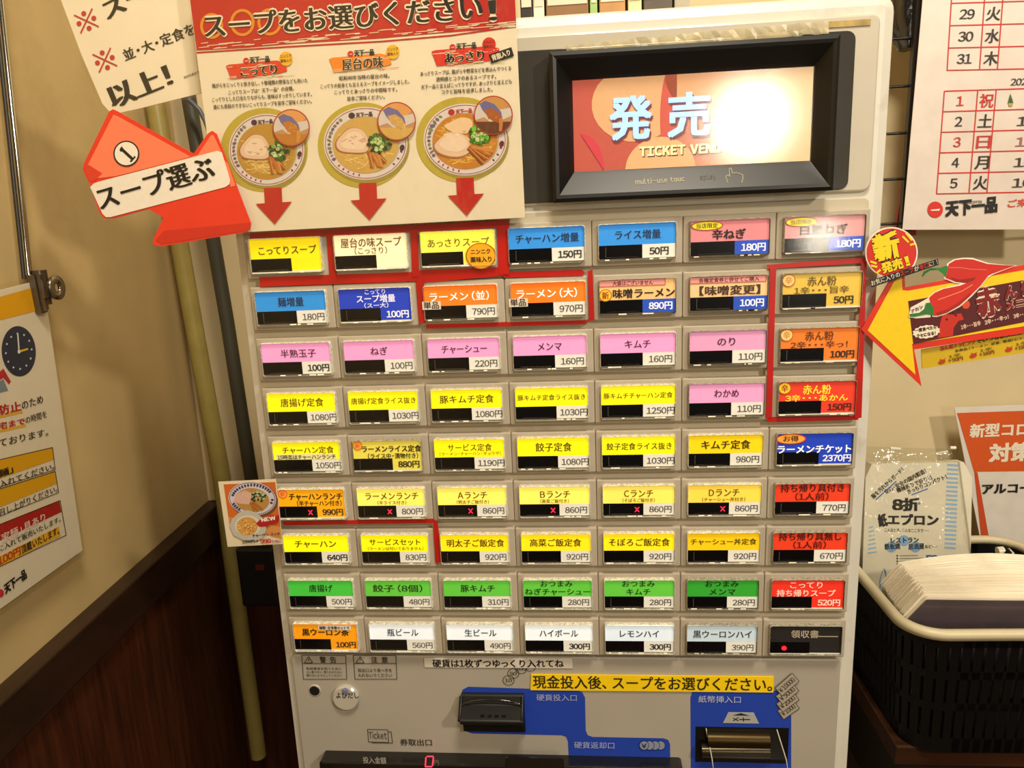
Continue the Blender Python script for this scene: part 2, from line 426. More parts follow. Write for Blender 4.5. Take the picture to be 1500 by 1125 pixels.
for dx, dz, c, g, l in ((.004, -.012, '5A3030', .05, 3), (0, 0, 'E9E2A8', .6, 4.5)):
    scr.lay = l; scr.wt('TICKET VENDOR', X(.28 + dx), X(.70 + dx), Z(.13 + dz), .0075, c, .055, '', g)
scr.build('screen_picture', LIT, bezel, 'salmon screen showing 発売中 TICKET VENDOR')
MB().add([(x0, -.0096, z0), (x1, -.0096, z0), (x1, -.0096, z1), (x0, -.0096, z1)], [(0, 1, 2, 3)]).build('touch_glass', clear_mat('touch_glass', .05, .12), bezel)
# the lettering lies on the sloped lower bezel face
bot = Plane((.1, -.0188, 1.5815), Vector((0, -(1.5976 - 1.5815), .0113)))
p = Print(bot); p.lay = 1
p.text('multi-use touc', (931, 271), (1003, 266), 9, 'A39A7C', .02); p.text('splay', (1026, 264), (1050, 262), 9, '4A4638', .01)
hand = [(1066, 268), (1063, 258), (1067, 256), (1069, 259), (1068, 247), (1071, 246), (1073, 254), (1078, 253), (1083, 254), (1088, 256), (1088, 263), (1086, 268)]
p.line(hand, 1.1, '8F876C')
p.build('bezel_lettering', INK, bezel)
# transparent dust panel edge line and torn tape above the display
q = MB(); R_ = random.Random(3); N_ = 46; xs = np.linspace(.018, .196, N_)
top = []; botm = []
for i, xx in enumerate(xs):
    zc = 1.6795 + (xx - .018) * .030
    top.append((xx, -.0046 - R_.uniform(0, .0012), zc + .0042 + R_.uniform(-.0006, .0006)))
    botm.append((xx, -.0046 - R_.uniform(0, .0016), zc - .0040 + R_.uniform(-.0012, .0010) * (2 if i < 26 else .6)))
mid = [(a[0], -.0046 - R_.uniform(0, .0010), (a[2] + b[2]) / 2 + R_.uniform(-.001, .001)) for a, b in zip(top, botm)]
q.add(top + mid + botm, [(i + r_ * N_, i + 1 + r_ * N_, i + 1 + (r_ + 1) * N_, i + (r_ + 1) * N_) for r_ in (0, 1) for i in range(N_ - 1)])
ct = mat('old_clear_tape', 'C4B68A', .3, var=.25, scale=60, coat=.4, alpha=.6)
q.build('peeling_tape', ct, mach, recalc=False)
q = MB(); q.box(.196, .224, -.0038, -.0030, 1.6845, 1.6885); q.build('tape_residue', mat('tape_residue', 'A38C52', .6, var=.3, scale=120), mach)

# --- menu buttons
PX = .066; PZ = .04009; WW = .0567; WH = .0270; WX0 = -.22638; WZ0 = 1.5600
cap_m = clear_mat('clear_button_cap', -.005, .10)
rim_lit = mat('cap_edge_lit', 'C9C4B0', .15, var=.5, scale=500, emit='FFF3D0', es=.10, coat=.5)  # light leaking at the cap edge, put in as pale speckle and glow
rim_dim = mat('cap_edge_dim', '9A9584', .15, var=.5, scale=500, coat=.5)  # same edge toned down for caps with weak backlight
blk = mat('digit_window', '050509', .25, var=.02, spec=.2)
Y_ = 'FAE805'; PK = 'E896C4'; BL = '2A88D6'; OR = 'FF7416'; GR = '5CBC3A'; RD = 'E23B1A'; LY = 'FCE560'; WT = 'EDF3F6'; SB = 'C9DBE4'; DK = '3A2408'
DARKB = '232323'
# (style, colour, glow, [(text, x0, x1, z, h, bold)], ink, price, bold price, extras)
def two(a, b, xa=.2, xb=.8, ya=.62, ha=.24, x2=.25, x3=.75, y2=.46, h2=.13): return [(a, xa, xb, ya, ha, .0), (b, x2, x3, y2, h2, 0)]
B = {}
def S(r, c, col, glow, lines, ink='3A2A08', price=None, pb=0, full_=False, pc=None, extra=()):
    B[r, c] = dict(col=col, glow=glow, lines=lines, ink=ink, price=price, pb=pb, full=full_, pc=pc, extra=extra)
def one(t_, a, b, h=.25, z=.60, bold=.012): return [(t_, a, b, z, h, bold)]
S(0, 0, 'F3DC06', .55, one('こってりスープ', .13, .93, .24, .56), '4A3A08', full_=True)
S(0, 1, 'F9E2B0', .75, [('屋台の味スープ', .10, .92, .67, .26, .012), ('（こっさり）', .28, .72, .45, .19, 0)], '6B4A20', full_=True)
S(0, 2, 'FDEB4C', .75, one('あっさりスープ', .10, .92, .24, .58), '7A6418', full_=True, extra=('garlic',))
S(0, 3, BL, .55, one('チャーハン増量', .10, .92, .24), '10223A', '150円', 1)
S(0, 4, BL, .55, one('ライス増量', .22, .80, .24), '10223A', '50円', 1)
S(0, 5, 'E0868E', .28, one('辛ねぎ', .28, .70, .26, .50, .03), '2A1410', '180円', 1, pc='1E50C8', extra=('limited',))
S(0, 6, 'E09A9C', .20, one('白髪ねぎ', .20, .78, .26, .52, .03), '2A1410', '180円', 1, pc='1E50C8', extra=('limited',))
S(1, 0, '2488D2', .5, one('麺増量', .32, .68, .26, .58, .015), '10223A', '180円')
S(1, 1, '1438B4', .5, [('こってり', .37, .65, .81, .15, 0), ('スープ増量', .25, .78, .615, .215, .02), ('（スー大）', .35, .68, .43, .14, 0)], 'F2F2FF', '100円', 1, True)
S(1, 2, OR, .62, one('ラーメン（並）', .08, .88, .25, .58, .02), 'FFFFFF', '790円', extra=('tanpin',))
S(1, 3, OR, .62, one('ラーメン（大）', .08, .88, .25, .58, .02), 'FFFFFF', '970円', extra=('tanpin',))
S(1, 4, 'EFBE7C', .38, one('味噌ラーメン', .18, .98, .25, .50, .03), '2A1A08', '890円', 1, pc='1E50C8', extra=('nolarge', 'new'))
S(1, 5, 'EFC48C', .30, one('【味噌変更】', .13, .90, .25, .50, .03), '4A3018', '100円', 1, pc='1E50C8', extra=('combo',))
S(1, 6, 'E3BE4A', .20, [('赤ん粉', .32, .68, .66, .25, .015), ('1辛・・・旨辛', .16, .84, .42, .19, .01)], '6B5410', '50円', 1, True, extra=('spicy',))
for c, (t_, a, b, p_, pb) in enumerate((('半熟玉子', .28, .78, '100円', 1), ('ねぎ', .38, .62, '100円', 0), ('チャーシュー', .20, .82, '220円', 0), ('メンマ', .34, .66, '160円', 0), ('キムチ', .33, .67, '160円', 0), ('のり', .37, .60, '110円', 0))):
    S(2, c, PK if c < 5 else 'E79FC8', .58 if c < 5 else .3, one(t_, a, b, .24, .58, .008), '4A1A3A', p_, pb)
S(2, 6, 'EE7E26', .25, [('赤ん粉', .32, .68, .66, .25, .015), ('2辛・・・辛っ！', .14, .86, .42, .19, .01)], '6B3410', '100円', 1, True, extra=('spicy',))
for c, (t_, a, b, h, p_) in enumerate((('唐揚げ定食', .20, .82, .25, '1080円'), ('唐揚げ定食ライス抜き', .05, .96, .19, '1030円'), ('豚キムチ定食', .13, .88, .24, '1080円'), ('豚キムチ定食ライス抜き', .04, .96, .17, '1030円'), ('豚キムチチャーハン定食', .04, .96, .17, '1250円'))):
    S(3, c, Y_, .72, one(t_, a, b, h, .60, .008), '5A4A06', p_)
S(3, 5, 'EE9FCC', .38, one('わかめ', .34, .66, .24, .60, .008), '4A1A3A', '110円')
S(3, 6, 'E03A22', .35, [('赤ん粉', .32, .68, .64, .26, .02), ('3辛・・・あかん', .10, .90, .41, .19, .02)], 'FBE23A', '150円', 1, True, pc='7A1008', extra=('spicyred',))
S(4, 0, Y_, .62, [('チャーハン定食', .15, .90, .64, .22, .01)], '5A4A06', '1050円', extra=('lunchsub',))
S(4, 1, 'E3D24E', .42, [('ラーメンライス定食', .14, .99, .62, .20, .03), ('（ライス中・漬物付き）', .22, .94, .42, .16, .025)], '2A2408', '880円', 1, True, extra=('ocircle',))
S(4, 2, Y_, .72, two('サービス定食', '（ラーメン・チャーハン・ギョウザ）', .2, .82, .64, .22, .08, .94, .48, .11), '6B5A06', '1190円')
S(4, 3, Y_, .72, one('餃子定食', .26, .76, .26, .59, .01), '4A3A06', '1080円')
S(4, 4, Y_, .72, one('餃子定食ライス抜き', .07, .95, .21, .60, .01), '4A3A06', '1030円')
S(4, 5, 'F0CC04', .5, one('キムチ定食', .18, .83, .26, .58, .02), '3A2A06', '980円')
S(4, 6, '143CB8', .42, [('ラーメンチケット', .02, .98, .42, .24, .03)], 'FFFFFF', '2370円', 1, True, extra=('otoku',))
S(5, 0, 'F2A80A', .5, [('チャーハンランチ', .17, .96, .66, .22, .03), ('（半チャーハン付き）', .28, .94, .44, .17, .025)], '2A1A04', '990円', 1, True, extra=('ocircle', 'x'))
for c, (t_, s_, a, b, e0, e1) in enumerate((('ラーメンランチ', '（半ライス付き）', .13, .90, .30, .72), ('Aランチ', '（明太子ご飯付き）', .30, .72, .28, .74), ('Bランチ', '（高菜ご飯付き）', .30, .72, .30, .70), ('Cランチ', '（そぼろご飯付き）', .30, .70, .28, .72), ('Dランチ', '（チャーシュー丼付き）', .29, .70, .20, .78))):
    S(5, c + 1, LY if c < 4 else 'F6D24A', .66 if c < 3 else .5, two(t_, s_, a, b, .64, .24, e0, e1, .46, .12), '5A4410', ('800円', '860円', '860円', '860円', '860円')[c], extra=('x',))
S(5, 6, RD, .4, [('持ち帰り具付き', .08, .92, .75, .24, .02), ('（1人前）', .28, .72, .50, .22, .01)], '4A0E06', '770円')
for c, (t_, a, b, h) in enumerate((('チャーハン', .18, .80, .24), ('サービスセット', .13, .88, .21), ('明太子ご飯定食', .10, .93, .24), ('高菜ご飯定食', .13, .86, .24), ('そぼろご飯定食', .08, .93, .24), ('チャーシュー丼定食', .05, .95, .19))):
    S(6, c, Y_ if c < 2 else 'FBD810' if c < 5 else 'F0C408', .72 if c < 5 else .5, one(t_, a, b, h, .60 if c != 1 else .66, .015), '4A3A06', ('640円', '830円', '920円', '920円', '920円', '920円')[c], c == 0)
B[6, 1]['lines'].append(('（ラーメンは付いておりません）', .10, .92, .47, .11, 0))
S(6, 6, RD, .4, [('持ち帰り具無し', .08, .92, .75, .24, .02), ('（1人前）', .28, .72, .50, .22, .01)], '4A0E06', '670円')
for c, (t_, a, b, p_) in enumerate((('唐揚げ', .32, .68, '500円'), ('餃子（8個）', .12, .86, '480円'), ('豚キムチ', .26, .76, '310円'))):
    S(7, c, GR if c else '3FB83A', .55, one(t_, a, b, .24, .60, .012), '10300C', p_)
for c, (t_, a, b) in enumerate((('ねぎチャーシュー', .03, .97), ('キムチ', .32, .66), ('メンマ', .32, .68))):
    S(7, c + 3, GR if c < 2 else '2FA02C', .55 if c < 2 else .4, [('おつまみ', .26, .72, .77, .205, .012), (t_, a, b, .505, .215, .012)], '10300C', '280円')
S(7, 6, 'E4301C', .42, [('こってり', .26, .70, .72, .22, .01), ('持ち帰りスープ', .08, .88, .46, .22, .02)], 'F6D8C8', '520円', 1, True)
S(8, 0, 'F09A0C', .48, one('黒ウーロン茶', .14, .86, .24, .58, .03), '2A1A04', '100円', 1, True, extra=('setnote',))
for c, (t_, a, b, p_, pb) in enumerate((('瓶ビール', .28, .75, '560円', 0), ('生ビール', .28, .75, '490円', 0), ('ハイボール', .22, .78, '300円', 1), ('レモンハイ', .22, .78, '300円', 1), ('黒ウーロンハイ', .10, .92, '390円', 0))):
    S(8, c + 1, WT if c < 3 else 'DCE8F0' if c == 3 else SB, .5 if c < 4 else .3, one(t_, a, b, .25, .58, .01), '23282C', p_, pb)
S(8, 6, DARKB, .0, one('領収書', .30, .68, .25, .60, .02), 'B8AC98', None, 0, True, extra=('led',))

NAMES = {0: 'top', 1: 'second', 2: 'third', 3: 'fourth', 4: 'fifth', 5: 'sixth', 6: 'seventh', 7: 'eighth', 8: 'bottom'}
YB = -.0070      # housing front
YW = -.0092      # print plane inside the cap
for (r, c), d in sorted(B.items()):
    x0 = WX0 + c * PX; z1 = WZ0 - r * PZ; z0 = z1 - WH; x1 = x0 + WW
    def U(u): return x0 + WW * u
    def V(v): return z0 + WH * v
    hx0, hx1 = x0 - .0043, x0 + .0614; hz0, hz1 = z0 - .0036, z1 + .0032
    if c == 6: hx1 = x0 + .0605
    q = MB(); q.rbox(hx0, hx1, YB, -.001, hz0, hz1, .0014, .0010, 3)
    b = q.build('menu_button', housing, mach)
    first = d['lines'][0][0]
    cname = 'black receipt button marked ' if r == 8 and c == 6 else 'button marked '
    b['label'] = (cname + ' '.join(l[0] for l in d['lines'][:2]) + (' ' + d['price'] if d['price'] else ''))[:110]
    # label strip
    g = d['glow']
    p = Print(YP(YW)); p.lay = 0
    if d['full']:
        p.wr(U(.01), U(.99), V(.42), V(.985), d['col'], g)
        p.wr(U(.56), U(.99), V(.07), V(.42), d['col'], g * .9); p.wr(U(.01), U(.99), V(.02), V(.07), 'D8D2BC', .25)  # last strip: light along the cap bottom, painted as a pale glowing band
    else:
        p.wr(U(.01), U(.99), V(.42), V(.985), d['col'], g)
    p.build('label_strip', LIT, b)
    if d['price'] and not d['full']:
        p = Print(YP(YW)); p.lay = .5
        p.wr(U(.565 if r != 5 else .56), U(.985), V(.06), V(.42), d['pc'] or 'E3DFD2', .3 if not d['pc'] else .2); p.build('price_tag', LIT, b)
    q = MB(); q.box(U(.01), U(.565), YW - .0003, YW + .001, V(.06), V(.42))
    q.box(U(.10), U(.52), YW - .0006, YW - .0003, V(.10), V(.36)); dw = q.build('digit_window', blk, b)
    p = Print(YP(YW)); p.lay = 2
    for (t_, a, bb, zz, hh, bo) in d['lines']:
        p.wt(t_, U(a), U(bb), V(zz - (.03 if hh > .2 else 0)), WH * hh, d['ink'], max(bo, .013), '', .25 if d['ink'][0] == 'F' else 0)
    rq = random.Random(r * 10 + c); p.lay = 2
    if not (r == 8 and c == 6):
        p.wr(U(.10), U(.52), V(.095), V(.115), '8A8678' if rq.random() < .75 else 'D8D2BC');  # edge highlight of the digit window, drawn as a pale line
        if rq.random() < .6: p.wr(U(.095), U(.105), V(.10), V(.37), '6A675C')  # the same painted highlight down the left edge
    for k_ in range(4):
        ua = rq.uniform(.03, .85); p.wr(U(ua), U(ua + rq.uniform(.03, .10)), V(.012), V(.045), 'EDE6D0', .35 * (g > .3))  # bright glints along the cap bottom, painted as glowing bits
    if d['price']:
        n = len(d['price']); a, e_ = {3: (.655, .90), 4: (.645, .95), 5: (.615, .985)}[n]
        ink = '2A2622'
        if d['pc'] == '1E50C8' or d['col'] in ('1438B4', '143CB8'): ink = 'F4F4FF'
        if d['col'] == 'E4301C': ink = 'F6D8C8'
        if d['pc'] == '7A1008': ink = '5A1208'
        p.wt(d['price'], U(a), U(e_), V(.13), WH * .22, ink, .03 if d['pb'] else .006, '', .25 if ink[0] == 'F' else 0)
    ex = d['extra']
    if 'limited' in ex:
        p.lay = 2; p.we(U(.215), V(.84), WW * .20, WH * .125, 'A84818'); p.lay = 2.6; p.we(U(.215), V(.84), WW * .185, WH * .105, 'F0D820', .3); p.lay = 3.2; p.wt('当店限定', U(.08), U(.35), V(.78), WH * .12, '3A2A08', .01)
    if 'garlic' in ex:
        p.lay = 5; p.we(U(.80), V(.28), WW * .205, WH * .36, 'B86A10'); p.lay = 5.6; p.we(U(.80), V(.28), WW * .185, WH * .33, 'F5A818', .2); p.lay = 6.4
        p.wt('ニンニク', U(.67), U(.93), V(.33), WH * .14, '3A2008', .03); p.wt('薬味入り', U(.66), U(.94), V(.11), WH * .15, '3A2008', .03)
    if 'tanpin' in ex:
        p.lay = 5; p.wr(U(-.02), U(.23), V(.33), V(.56), 'E6E0D0'); p.lay = 6; p.wt('単品', U(.0), U(.205), V(.355), WH * .20, '2A1A10', .01)
    if 'nolarge' in ex or 'combo' in ex:
        p.lay = 2; p.wr(U(.0), U(.86 if 'nolarge' in ex else .97), V(.79), V(.975), 'B85048', .05); p.lay = 2.5; p.wr(U(.01), U(.85 if 'nolarge' in ex else .96), V(.805), V(.96), 'EE9A94', .2); p.lay = 3.2
        p.wt('大盛はございません' if 'nolarge' in ex else '各種定食券と併せてご購入', U(.18 if 'nolarge' in ex else .12), U(.70 if 'nolarge' in ex else .88), V(.82), WH * .12, '4A2020', .01)
    if 'new' in ex or 'spicy' in ex or 'spicyred' in ex:
        cz = .56 if 'new' in ex else .80; cx = .085; rr = .085
        p.lay = 3; p.we(U(cx), V(cz), WW * rr, WH * rr * 2.0, 'C8661C'); p.lay = 3.6; p.we(U(cx), V(cz), WW * rr * .84, WH * rr * 1.75, 'F6C428' if 'spicy' not in ex else 'F4C878', .3); p.lay = 4.2
        p.wt('新' if 'new' in ex else '辛', U(cx - .045), U(cx + .045), V(cz - .10), WH * .20, 'A83A10' if 'spicy' not in ex else 'D89848', .02)
    if 'ocircle' in ex:
        p.lay = 3; p.we(U(.085), V(.83), WW * .068, WH * .14, 'E05A14'); p.lay = 3.6; p.we(U(.085), V(.83), WW * .058, WH * .12, 'F59A3C', .3); p.lay = 4.2; p.wt('新', U(.05), U(.12), V(.76), WH * .14, 'E8701C', .01)
    if 'lunchsub' in ex:
        p.lay = 2; p.wr(U(.05), U(.93), V(.43), V(.60), 'E8DF9A', .3); p.lay = 3; p.wt('15時迄はチャーハンランチ', U(.07), U(.92), V(.44), WH * .14, '3A3008', .02)
    if 'otoku' in ex:
        p.lay = 3; p.we(U(.19), V(.82), WW * .20, WH * .155, 'E83A10'); p.lay = 3.6; p.we(U(.19), V(.82), WW * .18, WH * .13, 'F6A43C', .3); p.lay = 4.3; p.wt('お得', U(.09), U(.29), V(.745), WH * .165, '4A1A04', .02)
    if 'setnote' in ex:
        p.lay = 5; p.wr(U(.40), U(.90), V(.76), V(.93), 'F2EEE2'); p.lay = 6; p.wt('麺類・定食類セットで', U(.42), U(.88), V(.79), WH * .11, '2A2420', .02)
    if 'led' in ex:
        p.lay = 8; p.we(U(.205), V(.26), WW * .036, WH * .075, 'FF2030', 1.6); p.lay = 1; p.wr(U(.11), U(.50), V(.38), V(.42), '5A564C'); p.wr(U(.47), U(.52), V(.16), V(.42), '8A8678'); p.wr(U(.66), U(.95), V(.60), V(.63), 'B8AC98')
    p.build('lettering', LIT, b)
    if 'x' in ex:
        p = Print(YP(YW - .0016)); ux, uz = U(.475), V(.25); dx_, dz_ = WW * .030, WH * .075; s_ = WW * .011
        for sg in (1, -1):
            p._put([(ux - dx_ - s_ / 2, YW - .0018, uz - sg * dz_), (ux - dx_ + s_, YW - .0018, uz - sg * dz_), (ux + dx_ + s_ / 2, YW - .0018, uz + sg * dz_), (ux + dx_ - s_, YW - .0018, uz + sg * dz_)], [(0, 1, 2, 3)], 'FF2848', 1.5)
        p.build('sold_out_mark', LIT, b, 'glowing red cross')
    # clear cap: rounded slab shell with a milky edge, leaking backlight painted into it
    def rr_ring(d, y, rad, n=4):
        P = []; rad = max(rad - d, .0003)
        for cx, cz, a0 in ((x1 - d - rad, z1 - d - rad, 0), (x0 + d + rad, z1 - d - rad, 90), (x0 + d + rad, z0 + d + rad, 180), (x1 - d - rad, z0 + d + rad, 270)):
            for i in range(n + 1):
                a = math.radians(a0 + 90 * i / n); P.append((cx + rad * math.cos(a), y, cz + rad * math.sin(a)))
        return P
    tilt = random.uniform(-.0004, .0004)
    R0 = rr_ring(0, YB + .001, .0020); R1 = rr_ring(.0001, -.0108, .0020); R2 = rr_ring(.0005, -.0113, .0020)
    q = MB(); q.loft([R0, R1, R2], False, False); q.build('cap_edge', rim_lit if g > .45 else rim_dim, b)
    q = MB(); q.add(rr_ring(.0005, -.0113, .0020), [list(range(20))]); o = q.build('clear_cap', cap_m, b)

# --- lower panel
q = MB(); q.rbox(-.2335, .2292, -.0034, .004, .78, 1.2045, .004, .001); low = q.build('lower_panel', grayplate, mach)
P0 = YP(-.0036)
p = Print(P0); blu = '1B3FAE'
p.lay = .5
def arcs(pts): return pts
p.poly([(675, 1018), (678, 1010), (686, 1006), (845, 1011), (853, 1014), (857, 1022), (858, 1070), (861, 1077), (868, 1079.5), (972, 1081.5), (979, 1084), (981.5, 1090), (982, 1125), (834, 1125), (832, 1086), (829, 1079), (822, 1077), (692, 1074.5), (682, 1071), (678, 1062)], blu)
p.poly([(1012, 1125), (1011.5, 1022), (1014, 1014), (1021, 1011), (1159, 1012), (1159, 1125)], blu)
p.build('blue_panel_print', INK, low)
p = Print(P0); p.lay = 1.5
for (xa, xb, w1, lines) in ((442, 507, '警告', ('転倒事故を防ぐために', '上に乗らない、寄りかからない', '傾けないようにしてください')), (517.5, 580.5, '注意', ('取出口より奥へ手を', '入れないでください'))):
    p.rect([(xa, 960), (xb - .5, 960.5), (xb + 1, 995), (xa + 2.5, 995)], .9, '3A362E'); p.line([(xa + .7, 972), (xb, 972)], .9, '3A362E')
    p.line([(xa + 4, 971), (xa + 10, 962), (xa + 16, 971), (xa + 4, 971)], .9, '3A362E'); p.line([(xa + 10, 965), (xa + 10, 969)], .9, '3A362E')
    p.text(w1[0], (xa + 27, 971), (xa + 36, 971), 9, '3A362E', .015); p.text(w1[1], (xa + 42, 971), (xa + 51, 971), 9, '3A362E', .015)
    for i, l in enumerate(lines):
        hh = 5.4 if len(lines) == 2 else 3.6; yy = 984.5 + i * 7.2 if len(lines) == 2 else 981 + i * 5
        p.text(l, (xa + 7, yy), (xb - 6, yy + .3), hh, '4A463C', .01)
for cx, cy, s_ in ((745, 996.5, '10'), (752, 986.5, '50'), (763.5, 979.5, '100'), (777, 976, '500')):
    p.ring(cx, cy, 8.6, 7.6, .8, '3A362E'); w_ = 2.6 * len(s_); p.text(s_, (cx - w_, cy + 3), (cx + w_, cy + 3), 6, '3A362E', .01)
p.rect([(538.5, 1068.5), (568, 1069), (569.5, 1087.5), (540, 1087)], .9, '3A362E'); p.line([(569, 1072), (573, 1072), (575, 1088.5), (545, 1088), (544.5, 1086)], .9, '3A362E')
p.text('Ticket', (541, 1083), (567, 1083.5), 12, '3A362E', .006); p.text('券取出口', (586.5, 1092), (633, 1092.5), 9.5, '2E2A24', .01)
p.lay = 2.5
p.text('硬貨投入口', (786, 1026.5), (845, 1027), 9.5, '9AA6D6', .01); p.text('硬貨返却口', (841, 1096), (900, 1097), 9.5, '9AA6D6', .01)
p.text('紙幣挿入口', (1023, 1029), (1085, 1030), 10, 'A8B2DC', .01)
for i in range(4):
    p.lay = 2.5 + (3 - i) * .5; p.ell(943.5 + i * 8, 1092, 7.2, 7, '16266E'); p.lay += .25; p.ell(943.5 + i * 8, 1092, 6.3, 6.1, '8890A8')
p.lay = 4.5; p.text('￥', (939.5, 1096.5), (947.5, 1096.5), 8, '20242E', .02)
p.lay = 2.5
p.poly([(1067, 1043), (1104, 1043.5), (1112, 1060), (1059, 1059)], 'A9A9A6'); p.lay = 3.2
p.poly([(1073, 1048), (1098, 1048.5), (1085.5, 1044.5)], '20242E'); p.line([(1074, 1052), (1082, 1056)], 1.3, '20242E'); p.line([(1074, 1056), (1082, 1051)], 1.3, '20242E'); p.line([(1083, 1054), (1099, 1054)], 1.6, '20242E'); p.line([(1089, 1051), (1089, 1057)], 1.4, '20242E')
for i, (cx, cy, s_, L_) in enumerate(((1153, 1003, '￥10000', 30), (1153.5, 1016, '￥5000', 28), (1154, 1028, '￥2000', 27), (1155, 1039.5, '￥1000', 25))):
    an = math.radians(-41 + i * 2); ca, sa = math.cos(an), math.sin(an); W2 = L_ / 2 + 2; H2 = 8.2
    def rp(a, b): return (cx + a * ca - b * sa, cy + a * sa + b * ca)
    p.lay = 5.5 - i; p.poly([rp(-W2, -H2), rp(W2, -H2), rp(W2, H2), rp(-W2, H2)], '4A463C'); p.lay += .3
    p.poly([rp(-W2 + 1, -H2 + 1), rp(W2 - 1, -H2 + 1), rp(W2 - 1, H2 - 1), rp(-W2 + 1, H2 - 1)], 'A79E90'); p.lay += .3
    p.text(s_, rp(-L_ / 2 + 1, 4.5), rp(L_ / 2 - 1, 4.5), 9, '3A362E', .02)
p.build('panel_lettering', INK, low)
# stickers
s1 = MB().extrude([P0.at(*a, .0008) for a in ((621, 964), (838, 964.5), (839, 979), (622, 977.5))], Vector((0, -1, 0)), .0006).build('white_sticker', mat('white_tape', 'D5CDC0', .5), low)
p = Print(YP(-.0047)); p.text('硬貨は1枚ずつゆっくり入れてね', (634, 977.3), (826, 977.6), 11.2, '1A1614', .022); p.build('sticker_lettering', INK, low)
s2 = MB().extrude([P0.at(*a, .0012) for a in ((778, 988), (1133.5, 991.5), (1133, 1014.5), (777, 1011))], Vector((0, -1, 0)), .001).build('yellow_sticker', mat('yellow_tape', 'F4CE0A', .5, var=.04), low)
p = Print(YP(-.0051)); p.text('現金投入後、スープをお選びください。', (781, 1008), (1131, 1012.5), 18.5, '2A2408', .014, res=3); p.build('sticker_lettering', INK, low)
# key hole and call knob
c_ = P0.at(461, 1011.5); q = MB()
def disc(q, c, r, y0, y1, n=24, bev=.001):
    def rg(y, rr): return [(c.x + rr * math.cos(2 * math.pi * i / n), y, c.z + rr * math.sin(2 * math.pi * i / n)) for i in range(n)]
    q.loft([rg(y0, r), rg(y1 + bev, r), rg(y1, r - bev)], False, True)
disc(q, c_, .0062, -.003, -.0042); q.build('key_hole_ring', grayplate, low)
q = MB(); disc(q, c_, .0047, -.003, -.0044, bev=.0003); q.build('key_hole', mat('black_hole', '070809', .6), low)
c_ = P0.at(507.5, 1020); q = MB(); disc(q, c_, .0118, -.003, -.0075, 32, .0012); kn = q.build('call_knob', mat('frosted_clear_plastic', 'B9B2A6', .12, coat=.8), low, )
kn['label'] = 'round clear call knob marked よびだし'
p = Print(YP(-.0078)); p.text('よびだし', (493, 1023), (526, 1023), 9, '2A2C38', .015); p.build('knob_lettering', INK, kn)
q = MB(); c2 = P0.at(508, 1007.5); disc(q, c2, .0026, -.007, -.0098, 14, .001); q.build('knob_stud', mat('bluish_lens', '6B6F9A', .1, coat=1), kn)
# coin slot: scooped black block
cs = mat('black_moulded_plastic', '121210', .38, spec=.3, var=.1, scale=80)
def prof(x0, x1, za, zb, prof_pts, q):
    """prof_pts = [(y, v)] v 0..1 bottom to top"""
    L_ = [(x0, y, za + (zb - za) * v) for y, v in prof_pts]; R2 = [(x1, y, za + (zb - za) * v) for y, v in prof_pts]; q.loft([L_, R2], True, True)
a_ = P0.at(672, 1013); b_ = P0.at(770, 1069)
cx0, cx1, cz0, cz1 = a_.x + .0, b_.x, b_.z, a_.z
q = MB(); prof(cx0 + .003, cx1, cz0, cz1, [(-.002, 0), (-.0075, .0), (-.0085, .42), (-.0225, .50), (-.0240, .56), (-.0235, .62), (-.010, .80), (-.006, .97), (-.002, 1.0)], q)
co = q.build('coin_slot', cs, low, bevel=.0012)
q = MB(); N2 = 16; pts = []
for i in range(N2 + 1):
    a = math.pi * i / N2; pts.append(Vector(((cx0 + cx1) / 2 + .001 + (cx1 - cx0) * .47 * math.cos(a), -.0090 - .0145 * (1 - abs(math.cos(a)) ** 3) * 0 - .003, cz1 - .009 + .0075 * math.sin(a))))
q.tube(pts, .0007, 6); q.build('slot_hood_edge', mat('black_gloss_plastic', '1E1F1C', .12, coat=1), co)
for sx in (cx0 + .0025, cx1 - .0012):
    q = MB(); q.tube([(sx, -.0070, cz1 - .002), (sx, -.0130, cz1 - .010), (sx, -.0225, cz0 + (cz1 - cz0) * .60)], .0016, 8); q.build('slot_cheek', cs, co)
q = MB(); q.box((cx0 + cx1) / 2 - .010, (cx0 + cx1) / 2 + .011, -.0130, -.0090, cz0 + (cz1 - cz0) * .71, cz0 + (cz1 - cz0) * .755); q.build('slot_opening', mat('slot_dark', '020202', .8), co)
q = MB()
for i in range(4): xx = (cx0 + cx1) / 2 - .008 + i * .006; q.box(xx, xx + .0035, -.0205, -.016, cz0 + (cz1 - cz0) * .655, cz0 + (cz1 - cz0) * .69)
q.build('slot_ribs', cs, co)
# bill slot
a_ = P0.at(1019, 1064); b_ = P0.at(1153, 1125); bx0, bx1, bz1 = a_.x, b_.x, a_.z; bz0 = bz1 - .034
q = MB(); q.box(bx0, bx1, -.0042, -.0036, bz0, bz1); bs = q.build('bill_slot', mat('slot_black', '0A0A09', .35), low)
q = MB(); q.tube([(bx0 + .009, -.0065, bz1 - .0095), (bx1 - .017, -.0065, bz1 - .0095)], .0072, 20); q.build('bill_roller', mat('brass_roller', '3A2C10', .34, .8, var=.1), bs)
q = MB(); q.tube([(bx0 + .004, -.0095, bz1 - .0185), (bx1 - .017, -.0095, bz1 - .0180)], .0055, 20); q.build('roller_bar', mat('dark_bronze_bar', '3B3320', .25, .7), bs)
q = MB(); xA, xB = bx0 + .0085, bx1 - .003
gp = [(xA, -.0045, bz1 - .001), (xA + .003, -.017, bz1 - .020), (xA + .0045, -.019, bz1 - .033), (xB, -.019, bz1 - .033), (xB - .002, -.017, bz1 - .020), (xB - .007, -.0045, bz1 - .001)]
